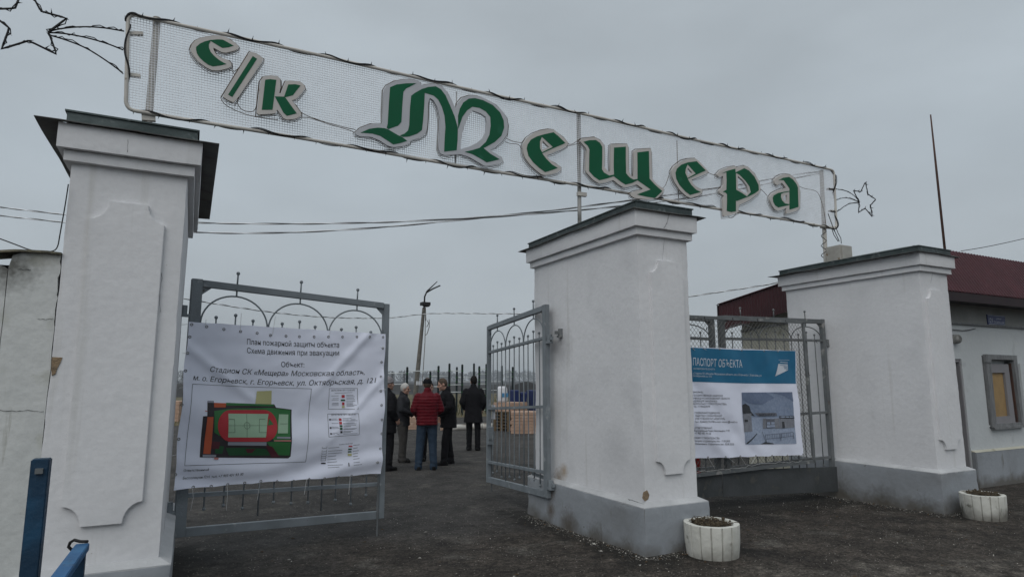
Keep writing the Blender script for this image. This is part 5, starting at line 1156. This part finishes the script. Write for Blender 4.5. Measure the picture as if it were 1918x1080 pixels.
for i, (x, yt, Y, rx) in enumerate(((735, 722, 95, 9), (758, 721, 105, 12), (790, 724, 98, 10), (822, 722, 110, 12), (868, 727, 92, 10), (905, 724, 86, 7), (935, 722, 95, 8), (318, 724, 80, 6), (345, 722, 84, 6))):
    c = at(x, yt, Y); heap('earth_bank', (c.x, Y, -.1), rx, 8, max(.9, c.z+.3), M['bank'], None, None, 10+i, 'structure')
# far wood
mb = MB(); rnd = random.Random(5)
for i in range(1000):
    x = rnd.uniform(-500, 1500); Y = rnd.uniform(760, 900); H = rnd.uniform(9.5, 13.5)*(1+.45*mnoise.noise(Vector((x*.008, 0, 0)))); W0 = H*.34
    for k in range(64):
        z = H*rnd.random()**.75; s_ = W0*(1-abs(z/H-.5)*1.2); cx, cy = x+rnd.gauss(0, .5)*s_*1.2, Y+rnd.gauss(0, .5)*s_*1.2; a = rnd.uniform(0, 6.3); l_ = rnd.uniform(.8, 2.4); wd = rnd.uniform(.3, 1.3)
        mb.add([(cx-math.cos(a)*wd, cy-math.sin(a)*wd, z), (cx+math.cos(a)*wd, cy+math.sin(a)*wd, z+.2), (cx+rnd.uniform(-1, 1), cy, z+l_)], [(0, 1, 2)])
    mb.add([(x-.2, Y, 0), (x+.2, Y, 0), (x, Y, H*.8)], [(0, 1, 2)])
tag(mb.build('distant_wood', M['tree']), kind='stuff')
# a few nearer bare trees left of the plan banner and behind
def bare_tree(P, H, label):
    rnd = random.Random(P[0]); t = empty('bare_tree', P, label, 'tree', 'bare trees beyond the yard'); mb = MB(P); P = Vector(P)
    mb.tube([P, P+Vector((.1, 0, H*.4)), P+Vector((.0, 0, H*.95))], .2, 7, rs=[H*.022, H*.016, H*.004]); mb.build('trunk', M['tree'], t)
    mb = MB(P)
    for i in range(46):
        z = H*rnd.uniform(.22, .95); a = rnd.uniform(0, 6.3); l_ = H*rnd.uniform(.12, .3)*(1.15-z/H); b = P+Vector((0, 0, z)); e_ = b+Vector((math.cos(a)*l_, math.sin(a)*l_, l_*.9)); mb.tube([b, b.lerp(e_, .5)+Vector((0, 0, -.1)), e_], .03, 4, rs=[H*.006, H*.004, H*.001])
        for k in range(7):
            q_ = b.lerp(e_, rnd.uniform(.3, 1)); d = Vector((rnd.uniform(-1, 1), rnd.uniform(-1, 1), rnd.uniform(0, 1.2)))*H*.06; mb.tube([q_, q_+d], .01, 3, rs=[H*.0025, H*.0008])
    mb.build('crown', M['tree'], t)
for i, (x, yt, Y) in enumerate(((331, 686, 95), (345, 694, 105), (322, 692, 100), (757, 692, 150), (735, 694, 150))):
    c = at(x, yt, Y); bare_tree((c.x, Y, -.1), c.z+.1, ['bare tree standing tallest in the gap between the leftmost pillar and the plan banner', 'bare tree nearest the plan banner edge in the gap by the leftmost pillar', 'bare tree half hidden by the edge of the leftmost pillar', 'bare tree behind the white haired man, left of the concrete pole', 'bare tree above the grey woollen hat'][i])
# ------------------------------------------------------------------ people
def blend(mb, name, m_, parent, vox, smooth=4, post=None, fac=.5):
    """join overlapping volumes into one continuous skin"""
    me = mb.mesh(name); ob = bpy.data.objects.new(name, me)
    r_ = ob.modifiers.new('r', 'REMESH'); r_.mode = 'VOXEL'; r_.voxel_size = vox; r_.use_smooth_shade = True
    s_ = ob.modifiers.new('s', 'SMOOTH'); s_.factor = fac; s_.iterations = smooth
    nm = evald(ob)
    if post:
        n_ = [v.normal.copy() for v in nm.vertices]; c_ = [v.co.copy() for v in nm.vertices]
        nm.vertices.foreach_set('co', [k for c, n in zip(c_, n_) for k in (c+n*post(c))]); nm.update()
    nm.materials.clear()
    return link(name, nm, m_, parent, True)
def limb(mb, pts, rs):
    for i in range(len(pts)-1):
        a, b = Vector(pts[i]), Vector(pts[i+1]); mb.tube([a, b], 0, 14, rs=[rs[i], rs[i+1]])
    for p, r in zip(pts, rs): mb.ball(p, r*.995, 14, 8)
def ell(mb, secs, n=24, p=2.4):
    R = []
    for cx, cy, z, rx, ry in secs:
        ring = []
        for k in range(n):
            a = 2*math.pi*k/n; c, s_ = math.cos(a), math.sin(a)
            ring.append((cx+rx*math.copysign(abs(c)**(2/p), c), cy+ry*math.copysign(abs(s_)**(2/p), s_), z))
        R.append(ring)
    mb.loft(R)
def hand(mb, wrist, d, palm, curl=.5, side=1, s_=1):
    """palm, four unequal bent fingers and a thumb; d = direction the hand points, palm = palm normal"""
    w_, d, nrm = Vector(wrist), Vector(d).normalized(), Vector(palm).normalized(); ac = d.cross(nrm).normalized()
    c = w_+d*.05*s_
    for k in (-1.5, -.5, .5, 1.5): limb(mb, [w_+ac*k*.012, w_+d*.09*s_+ac*k*.020], [.017, .0135])
    for k, ln_ in ((-1.5, .062), (-.5, .075), (.5, .080), (1.5, .072)):
        p = w_+d*.092*s_+ac*k*.0205; v = d; P = [p]; a = curl*.5
        for q in (.45, .32, .23):
            v = (d*math.cos(a)+nrm*math.sin(a)).normalized(); p = p+v*ln_*q*s_; P.append(p); a += curl
        limb(mb, P, [.0105, .0098, .009, .0078])
    t0 = w_+d*.03*s_+ac*side*.026; v = (d*.75+ac*side*.65+nrm*.25).normalized()
    limb(mb, [t0, t0+v*.035, t0+v*.06+nrm*.012], [.014, .0115, .009])
SK = mat('skin', (.40, .245, .185), (.36, .205, .155), 30, .55, spec=.4)
HZ = lambda n_, c, r=.85: mat(n_, c, [k*.8 for k in c], 14, r, .15, 120, spec=.08)
def person(loc, face, H, label, cfg):
    """local frame: +Y the way the person faces, X to the person's right"""
    s_ = H/1.75; t = empty('person', loc, label, 'person', 'men standing in the yard', -math.radians(face))
    t.scale = (s_, s_, s_)
    lean = cfg.get('lean', 0); bow = cfg.get('bow', 0); turn = math.radians(cfg.get('turn', 0))
    hx = .095; st = cfg.get('stance', ((-.12, 0), (.12, 0)))
    sh = lambda x, z, y=0: Vector((x, y+lean*(z-.95)/.5*.1, z))
    ank = [Vector((st[0][0], st[0][1], .085)), Vector((st[1][0], st[1][1], .085))]
    hip = [Vector((-hx, 0, .90)), Vector((hx, 0, .90))]
    kn = [hip[i].lerp(ank[i], .5)+Vector((0, .025, .0)) for i in (0, 1)]
    S_ = [sh(-.175, 1.395), sh(.175, 1.395)]
    arms = cfg.get('arms'); E_ = [Vector(arms[0][0]), Vector(arms[1][0])]; Wr = [Vector(arms[0][1]), Vector(arms[1][1])]
    nk = sh(0, 1.47, -.01); hc = sh(0, 1.635, .03+bow*.07); hc.z -= abs(bow)*.02
    Rz = Matrix.Rotation(-turn, 3, 'Z') @ Matrix.Rotation(-bow*.5, 3, 'X')
    hp = lambda x, y, z: hc+Rz @ Vector((x, y, z))
    # ---- body: one skin from head to feet
    mb = MB()
    ell(mb, [(0, 0, .84, .13, .095), (0, .0, .92, .155, .105), (0, .0, 1.03, .14, .095), (*sh(0, 1.2)[:2], 1.2, .15, .105), (*sh(0, 1.35)[:2], 1.35, .165, .105), (*sh(0, 1.44)[:2], 1.44, .135, .08), (*sh(0, 1.475)[:2], 1.475, .07, .06)])
    limb(mb, [nk-Vector((0, 0, .05)), nk+Vector((0, .005, .03)), hp(0, -.02, -.06)], [.066, .058, .058])
    for i in (0, 1):
        limb(mb, [hip[i], kn[i], ank[i]], [.082, .054, .030]); limb(mb, [ank[i], ank[i]+Vector((0, .09, -.045))], [.028, .020])
        limb(mb, [S_[i], E_[i], Wr[i]], [.055, .040, .027]); hd = arms[i][2]; hand(mb, Wr[i]-Vector(hd[0]).normalized()*.01, *hd)
    mb.ball(hp(0, -.012, .022), 1, 20, 14, (.076, .097, .108), Rz); mb.ball(hp(0, .022, -.052), 1, 16, 10, (.057, .070, .068), Rz)
    limb(mb, [hp(0, .085, .012), hp(0, .112, -.022)], [.010, .015]); limb(mb, [hp(-.012, .103, -.026), hp(.012, .103, -.026)], [.0095, .0095])
    limb(mb, [hp(-.04, .072, .028), hp(.04, .072, .028)], [.012, .012]); limb(mb, [hp(-.02, .078, -.068), hp(.02, .078, -.068)], [.011, .011]); mb.ball(hp(0, .078, -.098), .022)
    for sx in (-1, 1):
        mb.ball(hp(.077*sx, -.012, -.005), 1, 10, 8, (.010, .020, .033), Rz); mb.ball(hp(.045*sx, .055, -.03), .026)
    blend(mb, 'body', SK, t, cfg.get('vox', .008), 3)
    for sx in (-1, 1):
        m2 = MB(); m2.ball(hp(.031*sx, .0815, .008), 1, 8, 6, (.012, .006, .0065), Rz); m2.build('eye', EYE, t, True)
    m2 = MB(); m2.tube([hp(-.022, .084, -.062), hp(0, .0895, -.061), hp(.022, .084, -.062)], .004, 6, rs=[.002, .0045, .002]); m2.build('mouth', LIP, t, True)
    # ---- trousers
    mb = MB(); ell(mb, [(0, -.005, .82, .15, .115), (0, -.005, .93, .165, .12), (0, .0, 1.04, .155, .115)])
    tl = cfg.get('leg', 1)
    for i in (0, 1): limb(mb, [hip[i]-Vector((0, 0, .02)), kn[i], ank[i]+Vector((0, .0, .03)), ank[i]-Vector((0, -.015, .045))], [.098*tl, .076*tl, .066*tl, .070*tl])
    blend(mb, 'trousers', cfg['trousers'], t, .011, 5, lambda p: .006*mnoise.noise(Vector((p.x*9, p.y*9, p.z*14+H)))*(1 if p.z < .8 else .3)+.004*math.sin(p.z*70+p.x*20)*max(0, 1-abs(p.z-.13)/.1))
    # ---- shoes
    for i in (0, 1):
        mb = MB(); a = ank[i]; f_ = Vector((st[i][0]*.35, 1, 0)).normalized()
        limb(mb, [a-f_*.045-Vector((0, 0, .045)), a+f_*.05-Vector((0, 0, .045)), a+f_*.155-Vector((0, 0, .052))], [.040, .042, .034]); limb(mb, [a, a-Vector((0, 0, .04))], [.044, .044])
        q = a+f_*.05; mb.box((q.x-.04, q.y-.13, .0), (q.x+.04, q.y+.13, .022)) if abs(f_.x) < .2 else None
        sh_ = blend(mb, 'shoe', cfg['shoes'], t, .009, 3)
        for v in sh_.data.vertices: v.co.z = max(v.co.z, .002)
    # ---- jacket or coat
    mb = MB(); lo = cfg.get('hem', .82); pf = cfg.get('puff', 1); fl = cfg.get('flare', 0)
    ell(mb, [(0, .0, lo, .19*pf+fl, .15*pf+fl*.8), (0, .0, lo+.06, .188*pf+fl*.8, .148*pf+fl*.6), (0, .0, 1.03, .182*pf, .140*pf), (*sh(0, 1.2)[:2], 1.2, .196*pf, .145*pf), (*sh(0, 1.34)[:2], 1.34, .20*pf, .145*pf), (*sh(0, 1.40)[:2], 1.40, .185*pf, .125*pf), (*sh(0, 1.445)[:2], 1.445, .14*pf, .10*pf), (*sh(0, 1.475)[:2], 1.475, .115, .09), (*sh(0, 1.50)[:2], 1.50, .085, .08)])
    for i in (0, 1):
        sp_ = S_[i]; limb(mb, [sp_, E_[i], Wr[i].lerp(E_[i], .03)], [.076*pf, .066*pf, .050*pf])
    limb(mb, [nk+Vector((0, 0, .0)), nk+Vector((0, .0, .055))], [.085, .076])
    qf, qa = cfg.get('quilt', (0, 0))
    def post(p):
        d = .005*mnoise.noise(Vector((p.x*8, p.y*8, p.z*9)))+.003*mnoise.noise(Vector((p.x*22, p.y*22, p.z*26)))
        if qa and p.z < 1.44: d += qa*(abs(math.sin(p.z*qf))**.55-.6)
        return d
    blend(mb, cfg.get('top', 'jacket'), cfg['jacket'], t, .0105, 4, post)
    # ---- hair and headgear
    def cap_(name, m_, r, c, cut, vox=.007, extra=None):
        mb = MB(); mb.ball(hp(*c), 1, 24, 16, r, Rz); me = mb.mesh()
        bm = bmesh.new(); bm.from_mesh(me); bmesh.ops.remove_doubles(bm, verts=bm.verts, dist=1e-6)
        for (co_, no_) in cut: 
            bmesh.ops.bisect_plane(bm, geom=bm.verts[:]+bm.edges[:]+bm.faces[:], plane_co=hp(*co_), plane_no=Rz @ Vector(no_), clear_outer=True)
            bmesh.ops.holes_fill(bm, edges=[e_ for e_ in bm.edges if e_.is_boundary])
        for v in bm.verts: v.co += v.normal*.003*mnoise.noise(v.co*60)
        bmesh.ops.recalc_face_normals(bm, faces=bm.faces); bm.to_mesh(me); bm.free(); return link(name, me, m_, t, True)
    hair = cfg.get('hair')
    if hair: cap_('hair', hair, cfg.get('hair_r', (.082, .102, .112)), (0, -.016, .026), [((0, .045, .045), (0, .86, -.5)), ((0, -.06, -.062), (0, -.15, -1))])
    hd = cfg.get('hat')
    if hd == 'beanie':
        cap_('woollen_hat', cfg['hat_m'], (.090, .112, .118), (0, -.012, .036), [((0, .06, .03), (0, .25, -1))])
        mb = MB(); mb.tube([hp(math.cos(a)*.087, -.012+math.sin(a)*.107, .036+math.sin(a)*.024) for a in [k*math.pi/12 for k in range(24)]], .012, 8, closed=True); mb.build('hat_rim', cfg['hat_m'], t, True)
    if hd == 'cap':
        cap_('flat_cap', cfg['hat_m'], (.090, .112, .095), (0, -.008, .040), [((0, .06, .035), (0, .1, -1))])
        mb = MB(); R = [[hp(x*.07, .085+.075*math.sqrt(max(0, 1-x*x))*k, .042-.02*k) for x in [i/6 for i in range(-6, 7)]] for k in (0, 1)]
        q = R[0]+R[1][::-1]; n = len(q); mb.add(q+[p+Vector((0, 0, .006)) for p in q], [tuple(range(n)), tuple(range(2*n-1, n-1, -1))]+[(i, (i+1) % n, n+(i+1) % n, n+i) for i in range(n)]); mb.build('cap_brim', cfg['hat_m'], t)
    if cfg.get('glasses'):
        mb = MB()
        for sx in (-1, 1):
            mb.tube([hp(.033*sx+.021*math.cos(a), .098, .008+.017*math.sin(a)) for a in [k*math.pi/7 for k in range(14)]], .0022, 5, closed=True); mb.tube([hp(.054*sx, .097, .012), hp(.078*sx, .03, .012), hp(.08*sx, -.02, .008)], .002, 5)
        mb.tube([hp(-.012, .099, .012), hp(.012, .099, .012)], .002, 5); mb.build('glasses', EYE, t)
    return t
EYE = flat('eye_dark', (.015, .012, .01), .3); LIP = flat('lips', (.25, .10, .085), .5)
CL = dict(black=HZ('black_cloth', (.010, .010, .012)), navy=HZ('dark_navy_cloth', (.013, .014, .020)), red=HZ('dark_red_quilt', (.105, .008, .014), .5), jeans=HZ('blue_jeans', (.035, .055, .085), .85), grey=HZ('grey_trousers', (.060, .057, .054), .85), shoe=HZ('black_leather', (.008, .008, .008), .45), char=HZ('charcoal_cloth', (.028, .029, .033)), knit=HZ('grey_knit', (.23, .22, .23), .95),
          whitehair=HZ('white_hair', (.46, .45, .43), .8), greyhair=HZ('short_grey_hair', (.085, .065, .05), .8), darkhair=HZ('dark_hair', (.012, .010, .009), .7))
hang = lambda x, y=0: ((x, -.03+y, 1.16), (x*1.05, .03+y, .93), ((0, .12, -1), (-math.copysign(1, x), 0, 0), .35, 1))
pock = lambda x: ((x*1.0, -.05, 1.14), (x*.80, .09, .98), ((0, .5, -.8), (-math.copysign(1, x), 0, 0), .5, 1))
def gp(x, y): return (x, y, gz(x, y))
person(gp(4.19, 11.87), 12, 1.74, 'man in dark red quilted jacket, blue jeans and black cap, back to the gate', dict(arms=(((-.265, -.01, 1.15), (-.16, .20, 1.03), ((.6, .7, .0), (0, 0, -1), .6, 1)), ((.265, -.01, 1.15), (.16, .20, 1.03), ((-.6, .7, .0), (0, 0, -1), .6, -1))), stance=((-.15, .02), (.14, -.02)), jacket=CL['red'], trousers=CL['jeans'], shoes=CL['shoe'], hem=.86, puff=1.12, quilt=(52, .012), hair=CL['greyhair'], hat='cap', hat_m=CL['black'], leg=1.1, turn=8))
person(gp(3.47, 12.17), 78, 1.75, 'man in grey woollen hat and long black padded jacket beside the plan banner', dict(arms=(((-.29, -.02, 1.17), (-.24, .10, .95), ((0, .5, -.8), (1, 0, 0), .5, 1)), pock(.27)), stance=((-.12, .03), (.12, 0)), jacket=CL['black'], trousers=CL['black'], shoes=CL['shoe'], hem=.70, puff=1.14, quilt=(40, .008), hat='beanie', hat_m=CL['knit'], leg=1.1))
wh = person(gp(4.14, 13.29), 122, 1.64, 'white haired man with glasses in a dark jacket and grey trousers, hands clasped', dict(arms=(((-.28, .0, 1.17), (-.06, .22, 1.06), ((1, .25, -.05), (0, -1, .2), .7, 1)), ((.28, .03, 1.17), (.06, .23, 1.05), ((-1, .25, -.05), (0, -1, .2), .8, -1))), stance=((-.12, -.04), (.13, .05)), jacket=CL['char'], trousers=CL['grey'], shoes=CL['shoe'], hem=.80, puff=1.08, hair=CL['whitehair'], glasses=1, leg=1.2, bow=.25, vox=.006))
person(gp(4.86, 12.44), -78, 1.75, 'short haired man in black leaning in to talk, right of the red jacket', dict(arms=(((-.28, .02, 1.17), (-.14, .22, 1.02), ((.7, .6, 0), (0, 0, -1), .5, 1)), ((.29, .0, 1.17), (.25, .10, .95), ((0, .5, -.8), (-1, 0, 0), .5, 1))), stance=((-.13, .10), (.13, -.08)), jacket=CL['black'], trousers=CL['black'], shoes=CL['shoe'], hem=.74, puff=1.12, quilt=(34, .006), hair=CL['greyhair'], hair_r=(.079, .099, .110), bow=.55, lean=.5, leg=1.08))
person(gp(4.73, 13.25), 195, 1.66, 'man with glasses peering between the red jacket and the short haired man', dict(arms=(hang(-.25), hang(.25)), jacket=CL['navy'], trousers=CL['black'], shoes=CL['shoe'], hem=.74, hair=CL['darkhair'], glasses=1, turn=0))
person(gp(6.34, 14.55), 30, 1.80, 'man in a long black coat standing apart with his back turned', dict(arms=(pock(-.27), pock(.27)), stance=((-.10, .03), (.11, 0)), jacket=CL['black'], trousers=CL['black'], shoes=CL['shoe'], hem=.66, flare=.035, puff=1.06, top='coat', hair=CL['darkhair'], hair_r=(.085, .106, .116), turn=-25))
# folder held under the white haired man's arm
fo = MB(); fo.box((-.16, -.012, -.12), (.16, .012, .12)); o = fo.build('folder', CL['black'], bevel=.003); o.location = wh.matrix_basis @ Vector((.20, .20, 1.10)); o.rotation_euler = (math.radians(78), math.radians(8), wh.rotation_euler[2]+math.radians(70)); tag(o, 'black folder held under the arm of the white haired man', 'folder')
# ------------------------------------------------------------------ thin mist over the yard and field
hm = MB(); hm.box((-1200, -60, -1.2), (2200, 1300, 30)); ho_ = hm.build('haze', (lambda q: q)(bpy.data.materials.new('mist')))
hm_ = ho_.data.materials[0]; hm_.use_nodes = True; t = hm_.node_tree; t.nodes.clear(); o_ = t.nodes.new('ShaderNodeOutputMaterial'); v_ = t.nodes.new('ShaderNodeVolumePrincipled')
v_.inputs['Color'].default_value = (.80, .86, .92, 1); v_.inputs['Density'].default_value = .0006; v_.inputs['Anisotropy'].default_value = 0; t.links.new(v_.outputs[0], o_.inputs['Volume'])
tag(ho_, kind='stuff')
